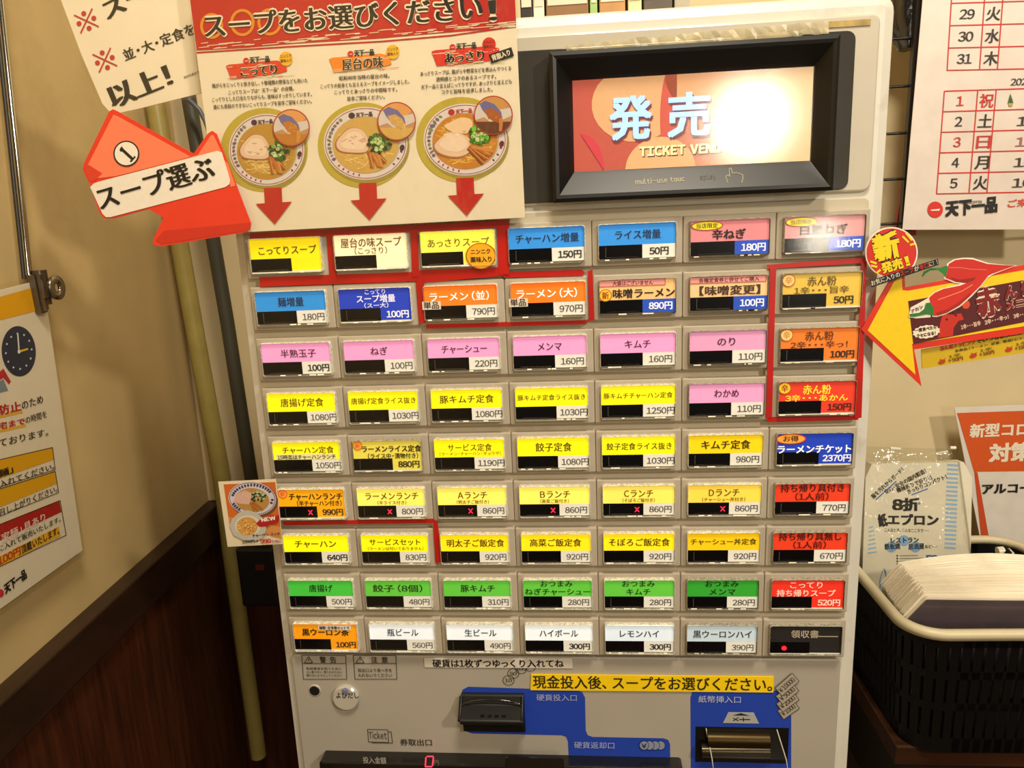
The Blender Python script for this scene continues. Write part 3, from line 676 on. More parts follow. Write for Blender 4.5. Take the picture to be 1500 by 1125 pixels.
q.add(gp[:2] + gp[4:], [(0, 1, 2, 3)]); q.add(gp[1:5], [(0, 1, 2, 3)]); gd = q.build('clear_guard', clear_mat('clear_guard', .02, .08), bs)
q = MB(); q.tube(gp, .0005, 6); q.build('guard_edge', mat('guard_edge', 'C8C4B8', .15, coat=1), bs)
# ticket tray housing at the bottom
a_ = P0.at(474, 1095); b_ = P0.at(998, 1104)
q = MB(); q.rbox(a_.x, b_.x, -.018, .0, a_.z - .14, a_.z - .003, .003, .0015); tr = q.build('ticket_tray', mat('black_tray', '0E0E0D', .3, coat=.3), low)
q = MB(); aa = YP(-.018).at(775, 1108); bb = YP(-.018).at(826, 1108); q.rbox(aa.x - .02, bb.x, -.0195, -.018, aa.z - .02, aa.z, .002, .0005); q.build('tray_window', mat('tray_glass', '1A1714', .1, coat=1), tr)
p = Print(YP(-.0184)); p.text('投入金額', (532, 1118), (566, 1119), 9.5, 'B0AAA0', .01); p.text('円', (636, 1121), (643, 1121), 8, '8A8478'); tl = p.build('tray_lettering', INK, tr)
p = Print(YP(-.0184))
for seg in ([(625, 1108), (635, 1108)], [(624, 1109), (623, 1122)], [(635, 1109), (633.5, 1122)], [(622.5, 1123), (633, 1123)]): p.line(seg, 1.9, 'FF3A58', 1.6)
p.build('amount_digit', LIT, tr, 'glowing red zero digit')

# --- red tape borders stuck on the machine (each strip a part)
rt = mat('red_tape', 'B4140E', .35, var=.12, scale=25, coat=.3)
def strip(px, y, name='red_tape', m=rt, parent=mach):
    q = MB(); q.extrude([at(a, b, y) for a, b in px], Vector((0, -1, 0)), .0004); return q.build(name, m, parent)
YT = -.0078
strip([(366, 341), (745, 322), (746, 333), (366, 351)], -.0083)
strip([(366, 347), (371, 347), (372, 400), (367, 400)], -.0076)
strip([(478, 340), (488, 339), (494, 412), (483, 414)], -.0080)
strip([(601, 335), (612, 334), (614, 405), (604, 406)], -.0084)
strip([(728, 326), (745, 324), (746, 402), (730, 402)], -.0084)
strip([(380, 406), (612, 398), (613, 412), (381, 420)], -.0078)
strip([(606, 396), (733, 391), (738, 404), (612, 415)], -.0081)
strip([(736, 399), (853, 395), (857, 400), (853, 404), (738, 407)], -.0075)
strip([(609, 412), (621, 411), (624, 472), (614, 475)], -.0086)
strip([(624, 475), (859, 469), (860, 474.5), (625, 481.5)], -.0076)
strip([(861, 397), (868, 395), (871, 468), (863, 472)], -.0087)
strip([(1123, 388), (1268, 377), (1268, 385), (1124, 394)], -.0080)
strip([(1128, 393), (1137, 392), (1131, 612), (1122, 613)], -.0084)
strip([(1262, 382), (1270, 382), (1262, 612), (1252, 613)], -.0086)
strip([(1124, 611), (1258, 609), (1257, 615), (1125, 618.5)], -.0078)
strip([(414, 764), (635, 760), (640, 766), (416, 769.5)], -.0079)
strip([(634, 760), (641, 764), (648, 823), (638, 825)], -.0084)

# ================================================================== LAMINATED SIGNS AROUND THE MACHINE
def sheet(name, px, plane, th, m, parent, off=0):
    q = MB(); q.extrude([plane.at(a, b, off) for a, b in px], plane.n, th); return q.build(name, m, parent)
paper = mat('white_paper', 'E6DDCB', .5, var=.02, scale=60, coat=.15)
film = clear_mat('laminate_film', .0, .12, (1, .99, .96), bump=.22)

# --- soup poster
SP = YP(-.0165)
post = empty('soup_poster', SP.at(545, 180), 'large laminated poster with three ramen bowls, red arrows and a red heading', 'poster')
sheet('poster_sheet', [(274, -30), (753, -36), (769, 318.5), (322, 342)], SP, .0009, paper, post)
p = Print(SP)
p.lay = 1; p.poly([(274.5, -30), (753, -36), (756.2, 36), (720, 43), (650, 48), (560, 56), (430, 64), (360, 70), (288, 74)], 'B5150F')
R_ = random.Random(5)
for i in range(60):
    u = R_.random(); xx = 290 + 460 * u; yy = 70 - 33 * u + R_.uniform(-7, 2.5); L_ = R_.uniform(6, 34)
    p.lay = 1.6; p.poly([(xx, yy), (xx + L_, yy - L_ * .075 - .6), (xx + L_ * .9, yy - L_ * .07 + .7), (xx, yy + .9)], 'E2D6BC')
p.lay = 1.2; p.line([(288, 77), (420, 68.5), (560, 60.5), (660, 52), (756, 38.5)], 2.2, 'B5150F')
p.lay = 2
for cx, cy, rr in ((310, 38, 17), (355, 33, 18), (395, 32, 18)): p.ring(cx, cy, rr, rr + 2, 4.2, 'D88A18')
p.lay = 3; p.text('スープをお選びください', (300, 56), (708, 28), 35, '120806', .035, 's', 4, outline='EDE4D0', ow=.035)
p.text('！', (716, 33), (729, 32), 36, '120806', .05, 's', 3, outline='EDE4D0', ow=.035)
def logo(cx, cy, s_, k=1.0, red='C8201A', ink='1A1210', rot=0, lay=3):
    p.lay = lay; p.ell(cx, cy, 4.4 * s_, 4.6 * s_, red, n=16); p.lay = lay + .6
    p.poly([(cx - 2.9 * s_, cy + .3), (cx + 2.8 * s_, cy - .9 * s_ * .5), (cx + 2.2 * s_, cy + .6 * s_), (cx - 2 * s_, cy + .7 * s_)], 'F0E6D4')
    p.text('天下一品', (cx + 5.6 * s_, cy + 4.4 * s_ - 1.2), (cx + 35 * s_, cy + 4.4 * s_ - 3.2 * s_), 8.6 * s_, ink, .06, '', 2)
def brush(cx, cy, L_, h, col):
    R2 = random.Random(int(cx))
    p.lay = 2; p.poly([(cx - L_, cy - h + 2), (cx - L_ * .9, cy - h), (cx + L_ * .6, cy - h - 6), (cx + L_ * .9, cy - h - 3), (cx + L_ * .95, cy + 0), (cx + L_ * .7, cy + h - 6), (cx - L_ * .1, cy + h - 1), (cx - L_ * .85, cy + h + 2), (cx - L_ * .92, cy + 2)], col)
    for i in range(26):
        xx = cx + R2.uniform(-L_, L_ * .85); yy = cy + R2.choice((-1, 1)) * R2.uniform(h * .62, h * 1.05) - (xx - cx) * .055; l2 = R2.uniform(5, 20)
        p.lay = 2.5; p.poly([(xx, yy), (xx + l2, yy - l2 * .06 - .5), (xx + l2, yy - l2 * .06 + .5), (xx, yy + .6)], 'E2D6BC' if R2.random() < .7 else col)
logo(360.5, 89, 1.0); brush(377, 104, 46, 9.5, 'D63A20'); logo(513.5, 79, 1.0); brush(529, 94, 47, 9.5, 'E8861C'); logo(663, 69, 1.0); brush(684, 84, 52, 10.5, 'D62A1C')
p.lay = 3.5
p.text('こってり', (353, 112.5), (407, 108), 14.5, '1A0A06', .05, 's', 3, outline='EFE0C4', ow=.02)
p.text('屋台の味', (502, 103), (562, 98.5), 16.5, '1A0A06', .03, 's', 3, outline='EFE0C4', ow=.02)
p.text('あっさり', (652, 93), (710, 88), 15, '1A0A06', .05, 's', 3, outline='EFE0C4', ow=.02)
for cx, cy, c, L_ in ((419, 86, 'E8B420', ('ニンニク', '薬味入り')), (575.5, 76, 'E8B420', ('ニンニク', '薬味入り')), (716.5, 65, 'D2281C', ('にんにく', '薬味なし'))):
    p.lay = 3; p.ell(cx, cy, 9.8, 10.5, c); p.lay = 3.8; p.text(L_[0], (cx - 8, cy - 1), (cx + 8, cy - 2.5), 5, '5A3008', .01); p.text(L_[1], (cx - 8, cy + 6), (cx + 8, cy + 4.5), 5, '5A3008', .01)
p.lay = 3.2; p.poly([(716, 80), (749, 69), (753, 82), (720, 93)], '14100E'); p.lay = 4; p.text('背脂入り', (721.5, 89.5), (748, 80.5), 8.5, 'EDE4D0', .03)
p.lay = 2
BODY = [(('鶏がらをじっくりと炊き出し、十数種類の野菜なども用いた', 311, 129, 451, 121), ('こってりスープは“天下一品”の自慢。', 335, 139, 431, 132.5), ('こってりとした口当たりながらも、後味はすっきりしています。', 311, 149.5, 457, 141), ('誰にも真似のできないこってりスープを是非ご賞味ください。', 313, 160, 457, 151.5)),
        (('昭和48年当時の屋台の味。', 497, 118, 571, 114), ('こってりの前身とも言えるスープをイメージしました。', 469.5, 130, 600, 122.5), ('こってりとあっさりの中間味です。', 490, 138.5, 582, 134), ('是非ご賞味ください。', 508.5, 148, 564, 145)),
        (('あっさりスープは、鶏がらや野菜などを煮込んでつくる', 616, 111.5, 749, 103), ('透明感とコクのあるスープです。', 639, 119.5, 727, 115), ('天下一品と言えばこってりですが、あっさりと言えども', 617, 131, 750, 122.5), ('コクと旨味を追求しました。', 647, 138, 722, 134))]
for blk_ in BODY:
    for t_, a, b, c, d in blk_: p.text(t_, (a, b), (c, d), 6.6, '2A1C10', .02, 's')
def bowl(gx, gy, gr, grz, cx, cy, rx, ry, broth, spoon, sp_c, seed, meat2=False):
    R2 = random.Random(seed); s_ = rx / 58
    p.lay = 1; p.ell(gx, gy, gr, grz, 'B7A63A', n=48); p.lay = 1.5; p.ell(cx + 2, cy + 4, rx + 1, ry + 1, '9A8C3A', n=44)
    p.lay = 2; p.ell(cx, cy, rx, ry, 'D9D0D6', n=48); p.lay = 2.4; p.ring(cx, cy, rx * .965, ry * .965, .9, '8E3040', n=44); p.lay = 2.5; p.ell(cx + .5, cy + 2, rx * .80, ry * .79, 'BBA98E', n=44)
    p.lay = 2.8; ix, iy, ir, irz = cx - .5, cy + 2.5, rx * .775, ry * .77; p.ell(ix, iy, ir, irz, broth, n=44)
    # rim marks
    p.lay = 3
    for k, a in enumerate(range(150, 232, 7)):
        A = math.radians(a); xx, yy = cx + rx * .87 * math.cos(A), cy + ry * .87 * math.sin(A); p.ell(xx, yy, R2.uniform(2, 4) * s_, R2.uniform(1.3, 2.8) * s_, ('5E5A78', '78705A', '6A5A6E', '6E8A5E')[k % 4], a + R2.uniform(-40, 40), n=8)
    for a in list(range(100, 142, 9)) + [15, 28, 40]:
        A = math.radians(a); xx, yy = cx + rx * .88 * math.cos(A), cy + ry * .88 * math.sin(A); p.ell(xx, yy, 1.9 * s_, 1.2 * s_, 'A03038' if a > 60 else '5A2A48', a, n=8)
    p.ell(cx + rx * .87, cy + ry * .12, 3.4 * s_, 4.6 * s_, '3E1E34' if not meat2 else '6A1820', 15, n=14)
    lc = '3A1E40' if not meat2 else 'B0241E'
    lx, ly = cx - rx * .33, cy - ry * .76; p.ell(lx, ly, 4.6 * s_, 4.4 * s_, lc, n=14); p.text('天下一品', (lx + 6 * s_, ly + 3), (lx + 29 * s_, ly + 1), 6.6 * s_, lc, .05)
    # noodles
    p.lay = 3.1
    for i in range(150 if meat2 else 120):
        a = R2.uniform(.05, 1.15) * math.pi if not meat2 else R2.uniform(0, 1.6) * math.pi; d = R2.uniform(.25, .88); xx, yy = ix + ir * d * math.cos(a), iy + irz * d * math.sin(a) * .95
        L2 = R2.uniform(5, 13) * s_; an = R2.uniform(-.6, .5); pts = [(xx + L2 * (q_ - 1), yy + L2 * (q_ - 1) * an - 2 * (q_ - 1) ** 2) for q_ in (0, .7, 1.3, 2)]
        pts = [(px_, py_) for px_, py_ in pts if ((px_ - ix) / ir) ** 2 + ((py_ - iy) / irz) ** 2 < .93]
        if len(pts) > 1: p.line(pts, 1.1 * s_, R2.choice(('E0C27A', 'D2AE5C', 'EAD08E', 'CBA050') if not meat2 else ('E2B848', 'D8A23A', 'EFD07A', 'C98E30')))
    # pork
    def blob(pts, col, lay):
        p.lay = lay; P = []
        pts = [(a * 1.1, b * 1.1) for a, b in pts]; n_ = len(pts)
        for i in range(n_):
            a, b, c, d = pts[i - 1], pts[i], pts[(i + 1) % n_], pts[(i + 2) % n_]
            for tt in (0, .33, .66):
                P.append(tuple(.5 * ((2 * b[j]) + (-a[j] + c[j]) * tt + (2 * a[j] - 5 * b[j] + 4 * c[j] - d[j]) * tt ** 2 + (-a[j] + 3 * b[j] - 3 * c[j] + d[j]) * tt ** 3) for j in (0, 1)))
        p.poly([(ix + x_ * ir, iy + y_ * irz) for x_, y_ in P], col)
    if meat2: M_ = [(-.45, -.62), (-.1, -.8), (.2, -.72), (.22, -.45), (.05, -.25), (-.35, -.3), (-.6, -.5)]; blob(M_, 'C98A4A', 3.6); blob([(a * .95 - .01, b * .95 - .02) for a, b in M_], 'E6C8A4', 3.9)
    M_ = [(-.75, -.25), (-.45, -.55), (-.1, -.5), (.1, -.15), (.12, .05), (.02, .25), (-.3, .28), (-.72, .22), (-.85, .0)] if not meat2 else [(-.8, .0), (-.5, -.28), (-.1, -.25), (.18, .0), (.2, .3), (-.05, .52), (-.4, .55), (-.75, .42), (-.9, .2)]
    blob(M_, 'A8684E', 4.2); blob([(a * .95, b * .94 - .02) for a, b in M_], 'DDC0A8', 4.5); blob([(a * .7 - .08, b * .7 - .04) for a, b in M_], 'E6D0BC', 4.8)
    for i in range(9):
        xx, yy = R2.uniform(-.65, 0), R2.uniform(-.35, .18); p.lay = 5.1; p.ell(ix + xx * ir, iy + yy * irz, R2.uniform(2, 5) * s_, R2.uniform(.6, 1.4) * s_, R2.choice(('CBA088', 'EDDCCA', 'D4A894')), R2.uniform(-30, 30), n=9)
    # menma
    for i, (x0_, y0_, x1_, y1_) in enumerate(((.10, .22, .22, .80), (.16, .18, .42, .76), (.24, .16, .62, .62), (.30, .14, .50, .78)) if not meat2 else ((.12, .20, .66, .62), (.16, .14, .78, .48), (.10, .24, .55, .78), (.2, .2, .85, .36))):
        p.lay = 5.3 + i * .25; p.line([(ix + x0_ * ir, iy + y0_ * irz), (ix + (x0_ + x1_) / 2 * ir + 1, iy + (y0_ + y1_) / 2 * irz), (ix + x1_ * ir, iy + y1_ * irz)], 5.4 * s_, ('A65A1E', 'B86E2A', '8E4A1A', 'C07C34')[i]); p.lay += .12
        p.line([(ix + x0_ * ir + 1.5, iy + y0_ * irz), (ix + x1_ * ir + 1.5, iy + y1_ * irz)], 1.2 * s_, 'D8984E')
    # spring onion
    gx0, gy0 = (.42, -.05) if not meat2 else (.42, -.22)
    for i in range(46):
        a = R2.uniform(0, 2 * math.pi); d = math.sqrt(R2.random()); xx = ix + (gx0 + .34 * d * math.cos(a)) * ir; yy = iy + (gy0 + .34 * d * math.sin(a)) * irz
        p.lay = 6.4 + i * .02; p.ell(xx, yy, R2.uniform(2.2, 4) * s_, R2.uniform(1.8, 3.2) * s_, R2.choice(('1E3A1A', '2E5A22', '3F7A2A', '16301A') if not meat2 else ('3A7A1E', '55A02A', '74BE3A', '1E4A18')), R2.uniform(0, 180), n=9)
    for i in range(13):
        a = R2.uniform(0, 2 * math.pi); d = math.sqrt(R2.random()) * .85; xx = ix + (gx0 + .30 * d * math.cos(a)) * ir; yy = iy + (gy0 + .30 * d * math.sin(a)) * irz
        p.lay = 7.6; p.ell(xx, yy, 2.9 * s_, 2.4 * s_, R2.choice(('A8C87A', '8CB45A', 'D0DCC8')), 20, n=10); p.lay = 7.8; p.ell(xx, yy, 1.5 * s_, 1.2 * s_, R2.choice(('5E9038', 'C8DC9A')), 20, n=8)
    # ladle inset
    sx_, sy_, sr = spoon; p.lay = 8.2; p.ell(sx_, sy_, sr, sr + .3, 'A8261A', n=36); p.lay = 8.5; p.ell(sx_, sy_, sr - 1.6, sr - 1.3, 'B98E66', n=36)
    r_ = sr - 1.7
    def sp(pts, col, lay): p.lay = lay; p.poly([(sx_ + r_ * a, sy_ + r_ * b) for a, b in pts], col)
    def cl(a0, a1, n=14): return [(math.cos(math.radians(a0 + (a1 - a0) * i / n)), math.sin(math.radians(a0 + (a1 - a0) * i / n))) for i in range(n + 1)]
    sp(cl(-35, -150) + [(-.2, -.35), (.6, -.3)], 'D89A5A' if not meat2 else 'C29050', 8.8)
    sp(cl(160, 20), sp_c[0], 8.9)
    sp(cl(-145, -195) + [(-.5, .1), (-.2, .35), (.35, .3), (.95, .05)] + cl(0, -25, 4) + [(.3, -.3)], 'CFC6C6', 9.0)
    sp([(-.75, -.62), (-.45, -.8), (.05, -.62), (.42, -.2), (.5, .15), (.35, .35), (.1, .3), (-.3, .05), (-.6, -.3)], '6A66A0', 9.2)
    sp([(-.5, -.3), (-.1, -.4), (.3, -.15), (.45, .15), (.3, .42), (0, .32), (-.3, .1)], sp_c[1], 9.4)
    sp([(.3, .2), (.5, .1), (.52, .5), (.46, .88), (.3, .85), (.32, .5)], sp_c[2], 9.5)
    for i in range(8): sp([(a + .06 * math.cos(t_), b + .05 * math.sin(t_)) for a, b in [(R2.uniform(-.25, .3), R2.uniform(-.2, .25))] for t_ in np.linspace(0, 5.4, 7)], sp_c[2], 9.6)
bowl(387, 219.5, 64, 61.5, 390.5, 219.5, 55.5, 52.8, 'B58A34', (426.5, 187.3, 27.3), ('B8782A', 'B87428', 'C88C40'), 11)
bowl(532, 212.5, 66.5, 62.5, 535.5, 210, 61.5, 53.5, 'C9A458', (581, 177.8, 28.3), ('CDA65A', 'C8A05C', 'D0AC68'), 12)
bowl(676, 204.5, 66.5, 62.5, 681.5, 204.5, 61.3, 52.8, 'C07E28', (722.6, 169, 28.6), ('5E3018', 'A4581E', 'C07A3A'), 13, True)
for cx, y0, y1, y2 in ((401, 275, 297, 328.5), (540, 268, 292, 322.5), (682.5, 260.5, 285, 316)):
    p.lay = 3; c0 = cx - (1.5); p.poly([(c0 - 13, y0 + .5), (c0 + 13, y0 - .5), (c0 + 14, y1 - .8), (c0 + 28, y1 - 1.6), (c0 + 3, y2), (c0 - 25, y1 + 1.6), (c0 - 11.5, y1 + .6)], 'B8150F')
p.build('poster_print', INK, post)
sheet('laminate', [(272, -31), (756, -37), (772, 320), (320, 345)], Plane((0, -.0165 - .0032, 0), (0, -1, 0)), .0002, film, post)

# --- rotated notice in the upper left
NP = Plane(YP(-.003).at(190, 80), Vector((.05, -1, .02)))
nt_ = empty('menu_notice', NP.at(190, 80), 'tilted white laminated notice with red crosses, upper left behind the poster', 'notice')
sheet('notice_sheet', [(84, -14), (320, -60), (325, 126), (292, 137), (240, 150), (200, 160), (172, 166), (160, 163), (150, 152), (120, 82)], NP, .0008, paper, nt_)
p = Print(NP); p.lay = 1.5
for cx, cy in ((126.5, 30.5), (153.5, 88)):
    for sg in (1, -1):
        an = math.radians(45 * sg - 20); dx, dy = 20 * math.cos(an), 20 * math.sin(an); p.line([(cx - dx, cy - dy), (cx + dx, cy + dy)], 2.2, 'B8302A')
    for k in range(4):
        an = math.radians(90 * k - 20); p.ell(cx + 11.5 * math.cos(an), cy + 11.5 * math.sin(an), 3.7, 3.7, 'B8302A', n=14)
p.text('スー', (158, 31), (222, -2), 30, '1A1614', .05, 's', 3)
p.text('並・大・定食を', (184, 90), (288, 49), 17.5, '1A1614', .025, 's', 3)
p.text('以上！', (166, 160), (256, 124), 35, '1A1614', .055, 's', 4)
p.text('分かち合おう', (270, 115.5), (292, 107), 4, '2A2420', .02)
p.build('notice_print', INK, nt_)
sheet('laminate', [(81, -18), (322, -64), (328, 130), (294, 140), (240, 155), (196, 166), (168, 171), (154, 166), (143, 150), (116, 84)], Plane(NP.p + NP.n * .0024, NP.n), .0002, film, nt_)

# --- red arrow sign number one
AP = Plane(YP(-.023).at(245, 260), Vector((.04, -1, .03)))
ar = empty('arrow_sign', AP.at(245, 260), 'red orange arrow sign with white band reading スープ選ぶ beside the ramen poster', 'sign')
AO = [(160, 163), (165.5, 160), (172, 163), (283.5, 225), (304, 196), (310.5, 191.5), (317, 196), (367.5, 327), (366, 336), (360, 340), (236, 361), (226, 359), (223.5, 352), (239.5, 319), (218, 306), (166, 320), (153, 320), (146, 313), (131, 269), (121.5, 250), (122.5, 240)]
sheet('arrow_board', AO, AP, .0012, mat('red_orange_card', 'D8341C', .42, var=.04, coat=.4), ar)
p = Print(AP); p.lay = 1
p.poly([(166, 168), (172, 170), (282, 231), (300, 228), (312, 221), (286, 231), (170, 258), (136, 262), (129, 241)], 'EF7A56')
p.lay = 1; p.poly([(122, 246), (129, 241), (150, 254), (140, 264), (131, 266)], 'D03A22')
p.poly([(309, 198), (313, 198), (324, 222), (294, 228), (288, 230)], 'EF7A56'); p.poly([(334, 240), (345, 272), (338, 274), (326, 232)], 'EF7A56')
p.poly([(228, 352), (240, 338), (366, 326), (366, 334), (360, 338), (236, 358)], 'C22C1A')
p.lay = 2; p.poly([(137, 269), (145, 266), (318, 221), (325, 223), (337, 263), (336, 270), (330, 274), (162, 318), (155, 318), (150, 313), (132, 274)], 'E4DBCB')
p.lay = 3; p.ell(185, 225, 19, 19, '1A1614', n=32); p.lay = 3.5; p.ell(185, 225, 17, 17, 'E6DDCB', n=32)
p.lay = 4; p.poly([(175, 219), (178, 214), (181, 218), (195, 231), (197, 228), (199, 230), (192, 238), (190, 236), (192, 234), (179, 222), (176, 222)], '1A1614')
p.text('スープ選ぶ', (148, 309), (318, 260), 35, '14100E', .035, 's', 4)
p.build('arrow_print', LAM, ar)

# --- small NEW card
CP = Plane(YP(-.0135).at(370, 752), Vector((-.03, -1, 0)))
cdn = empty('lunch_card', CP.at(368, 752), 'small square card with ramen and NEW on the left edge of machine', 'card')
sheet('card_sheet', [(319.5, 706), (404, 702), (414, 797), (333.5, 801)], CP, .0007, mat('card_cream', 'DCCFB2', .45), cdn)
p = Print(CP, .0002); p.lay = 1; p.poly([(327.5, 709.5), (403, 706), (411, 772), (334.5, 757)], 'C8641E'); p.poly([(334.5, 757), (411, 772), (413, 790), (336, 768)], 'CB8A4C')
_s = p
def mini():
    cx, cy = 369.5, 730.5; p.lay = 1.5; p.ell(cx + 2, cy + 2, 36, 26, '6E4420', 8); p.lay = 2; p.ell(cx, cy, 35, 24.5, 'C9C0CC', 6, n=36); p.lay = 2.3; p.ring(cx, cy, 33.8, 23.4, .8, '5A2A50', 6)
    for a in list(range(195, 335, 9)) + list(range(130, 165, 9)) + [5, 18]:
        A = math.radians(a); p.lay = 2.6; p.ell(cx + 29.5 * math.cos(A), cy + 20 * math.sin(A), 2.4, 1.6, '3A3450', a, n=7)
    p.lay = 2.8; p.ell(cx, cy + 2, 25, 17.5, 'B0843C', 6); R2 = random.Random(2)
    p.lay = 3.2; p.poly([(341, 735), (349, 722), (359, 718), (368, 722), (368, 733), (366, 739), (352, 738)], 'D0A898')
    for i in range(34):
        a = R2.uniform(0, 6.28); d = math.sqrt(R2.random()); p.lay = 4 + i * .02; p.ell(378 + 11 * d * math.cos(a), 728 + 8 * d * math.sin(a), 2, 1.6, R2.choice(('1E3A1A', '35602A', 'A8C0A0', '16301A')), n=7)
    for a in ((366, 736, 378, 748), (370, 735, 385, 747), (368, 737, 372, 748)): p.lay = 5; p.line([a[:2], a[2:]], 2.6, 'A8642A')
    p.lay = 5.5; p.poly([(336, 770), (340, 760), (350, 751), (362, 747), (376, 751), (388, 762), (390, 776), (386, 787), (374, 792), (356, 791), (342, 784)], 'B9B4A8'); p.lay = 5.9; p.ell(363, 770, 19, 15, 'CFCABC'); p.lay = 6.1; p.ell(362, 771, 15.5, 13.5, 'C89448')
    for i in range(40):
        a = R2.uniform(0, 6.28); d = math.sqrt(R2.random()); p.lay = 6.3; p.ell(362 + 14 * d * math.cos(a), 771 + 12 * d * math.sin(a), 1.3, 1, R2.choice(('E0B868', 'A8682A', 'D8A04A', 'F0D088')), n=6)
    p.lay = 6.8; p.poly([(375, 767), (382, 760), (392, 757), (397, 754), (404, 756), (409, 754), (409, 761), (405, 766), (398, 767), (392, 771), (380, 772)], 'A8161A'); p.lay = 7.4; p.text('NEW', (383.5, 765), (404.5, 761.5), 6.4, 'F0E4D8', .05)
    p.text('チャーハン ランチ', (370, 787), (411, 784), 4.6, '1A1208', .05, 's'); p.text('1050円→', (355, 796.5), (379, 794.5), 4.8, '2A2018', .03); p.text('990', (382, 796.5), (398, 795.5), 7.4, 'C01A18', .05, 's'); p.text('円（税込）', (399, 795.5), (412, 794.5), 4.2, 'A01A18', .02)
mini(); p.build('card_print', INK, cdn)

# ================================================================== LEFT WALL NOTICE, CLIP, ROD
q_ = Plane(CORN + WN * .016, WN)
nw = empty('closing_notice', q_.at(60, 640), 'white notice with yellow band and dark clock hanging on the left wall', 'notice')
sheet('notice_sheet', [(-60, 440), (63, 409), (121, 806), (-60, 935)], q_, .0006, paper, nw)
p = Print(q_, .0003); p.lay = 1
p.poly([(-60, 452), (52, 420), (59, 454), (-60, 484)], 'E8AC10')
p.ell(27.5, 514.5, 25, 37, '23304A', -4, n=36)
for k in range(12):
    A = math.radians(30 * k - 6); p.lay = 2; p.ell(27.5 + 19 * math.cos(A), 514.5 + 26 * math.sin(A), 1.3, 1.6, 'D8DCE0', n=8)
p.line([(28, 515), (26, 489)], 2, 'E8E8E4'); p.line([(28, 515), (41, 511)], 2.8, 'E8C020'); p.ell(28, 515, 2.4, 3, 'E8E8E4', n=10)
p.lay = 1; p.poly([(-14, 556), (5, 540), (16, 559), (13, 563), (5, 553), (-12, 566)], 'B8283A'); p.poly([(-10, 566), (5, 555), (12, 572), (-10, 578)], '7A8A9A')
def ul(x0_, y0_, x1_, y1_): p.lay = .8; p.line([(x0_, y0_), (x1_, y1_)], 4, 'E8B030')
p.lay = 2; p.text('拡散防止', (-42, 618), (32, 601), 15, 'B8201C', .03); p.text('のため', (33, 600.5), (64, 590), 12.5, '2A2620', .012); ul(-30, 617, 33, 603); p.lay = 2
p.text('早めの帰宅まで', (-62, 643), (37, 621), 10.5, 'B8201C', .03); p.text('の時間を', (38, 621), (69, 611), 10, '2A2620', .012); ul(-30, 638, 38, 623); p.lay = 2
p.text('お願いしております。', (-66, 671), (71, 638), 13, '2A2620', .012)
def bx(tl, tr, br, bl, col=None):
    if col: p.lay = .9; p.poly([tl, tr, br, bl], col)
    p.lay = 1.6; p.rect([tl, tr, br, bl], 1.0, '1E1C1A')
p.lay = .9; p.poly([(-60, 687), (77, 655.5), (79, 673), (-60, 722)], 'E0A80E'); p.poly([(-60, 735), (81, 690.5), (84, 708), (-60, 768)], 'E0A80E'); p.poly([(-60, 792), (87, 733), (90, 750), (-60, 820)], 'B0201E')
p.lay = 1.6; p.rect([(-60, 687), (77, 655.5), (81, 688), (-60, 732)], 1, '1E1C1A'); p.rect([(-60, 735), (81, 690.5), (86, 721.5), (-60, 780)], 1, '1E1C1A'); p.rect([(-60, 792), (88, 733), (97, 784), (-60, 858)], 1, '1E1C1A')
p.lay = 2.2
p.text('冷蔵庫へ入れてください。', (-52, 733), (80, 687), 10.5, '26221E', .012); p.text('家麺」', (-16, 706), (20, 692), 10.5, '2A1E08', .03)
p.text('お早めにお召し上がりください。', (-55, 781), (84.5, 720), 10.5, '26221E', .012)
p.text('「家麺」具あり', (-2, 799), (67, 763), 12, 'EFD8D0', .012)
p.text('（専用付）に入れて販売いたします。', (-40, 829), (89, 764), 8.8, '26221E', .012)
p.lay = 1.4; p.poly([(-40, 835), (86, 771), (89, 785), (-40, 850)], 'E8B030'); p.lay = 2.4
p.text('＋100円', (-14, 836), (31, 812), 12, 'C04018', .03); p.text('頂戴いたします。', (32, 812), (87, 782), 10.5, '26221E', .02)
p.ell(1, 869, 5, 6, 'C8283A', n=14); p.text('天下一品', (8, 871), (40, 846), 12, '16120E', .06)
p.build('notice_print', INK, nw)
sheet('laminate', [(-60, 432), (66, 400), (125, 812), (-60, 945)], Plane(CORN + WN * .0195, WN), .0002, clear_mat('laminate_flat', 0, .15, (1, .99, .96), bump=.1), nw)

steel = mat('worn_steel', '6E665A', .3, .85, var=.15, scale=60)
cl_ = empty('bulldog_clip', q_.at(64, 430), 'grey steel bulldog clip gripping the top corner of the wall notice', 'clip')
pl2 = Plane(CORN + WN * .022, WN)
sheet('clip_jaw', [(50, 403), (59, 400.5), (70, 457), (61, 459.5)], pl2, .008, steel, cl_)
sheet('clip_jaw', [(58, 402), (63, 402), (72, 452), (69, 456)], Plane(CORN + WN * .028, WN), .003, steel, cl_)
a0 = pl2.at(62, 421); q = MB(); q.tube([a0 + Vector((0, 0, -.016)) , a0 + Vector((0, 0, .016))], .006, 12); q.build('clip_spring', steel, cl_)
sheet('clip_tab', [(62, 410), (74, 411), (78, 408), (80, 430), (76, 434), (66, 437)], Plane(CORN + WN * .031, WN), .0015, steel, cl_)
ctr = Plane(CORN + WN * .030, WN).at(80.5, 421.5); q = MB(); nn = 24
def rg(r1, o): return [ctr + WN * o + WDIR * (r1 * math.cos(2 * math.pi * i / nn)) + Vector((0, 0, r1 * 1.0 * math.sin(2 * math.pi * i / nn))) for i in range(nn)]
q.loft([rg(.0045, 0), rg(.0045, .003), rg(.0115, .003), rg(.0115, 0), rg(.0045, 0)], False, False, True); q.build('clip_ring', mat('bright_steel', '9A9080', .22, .9), cl_)
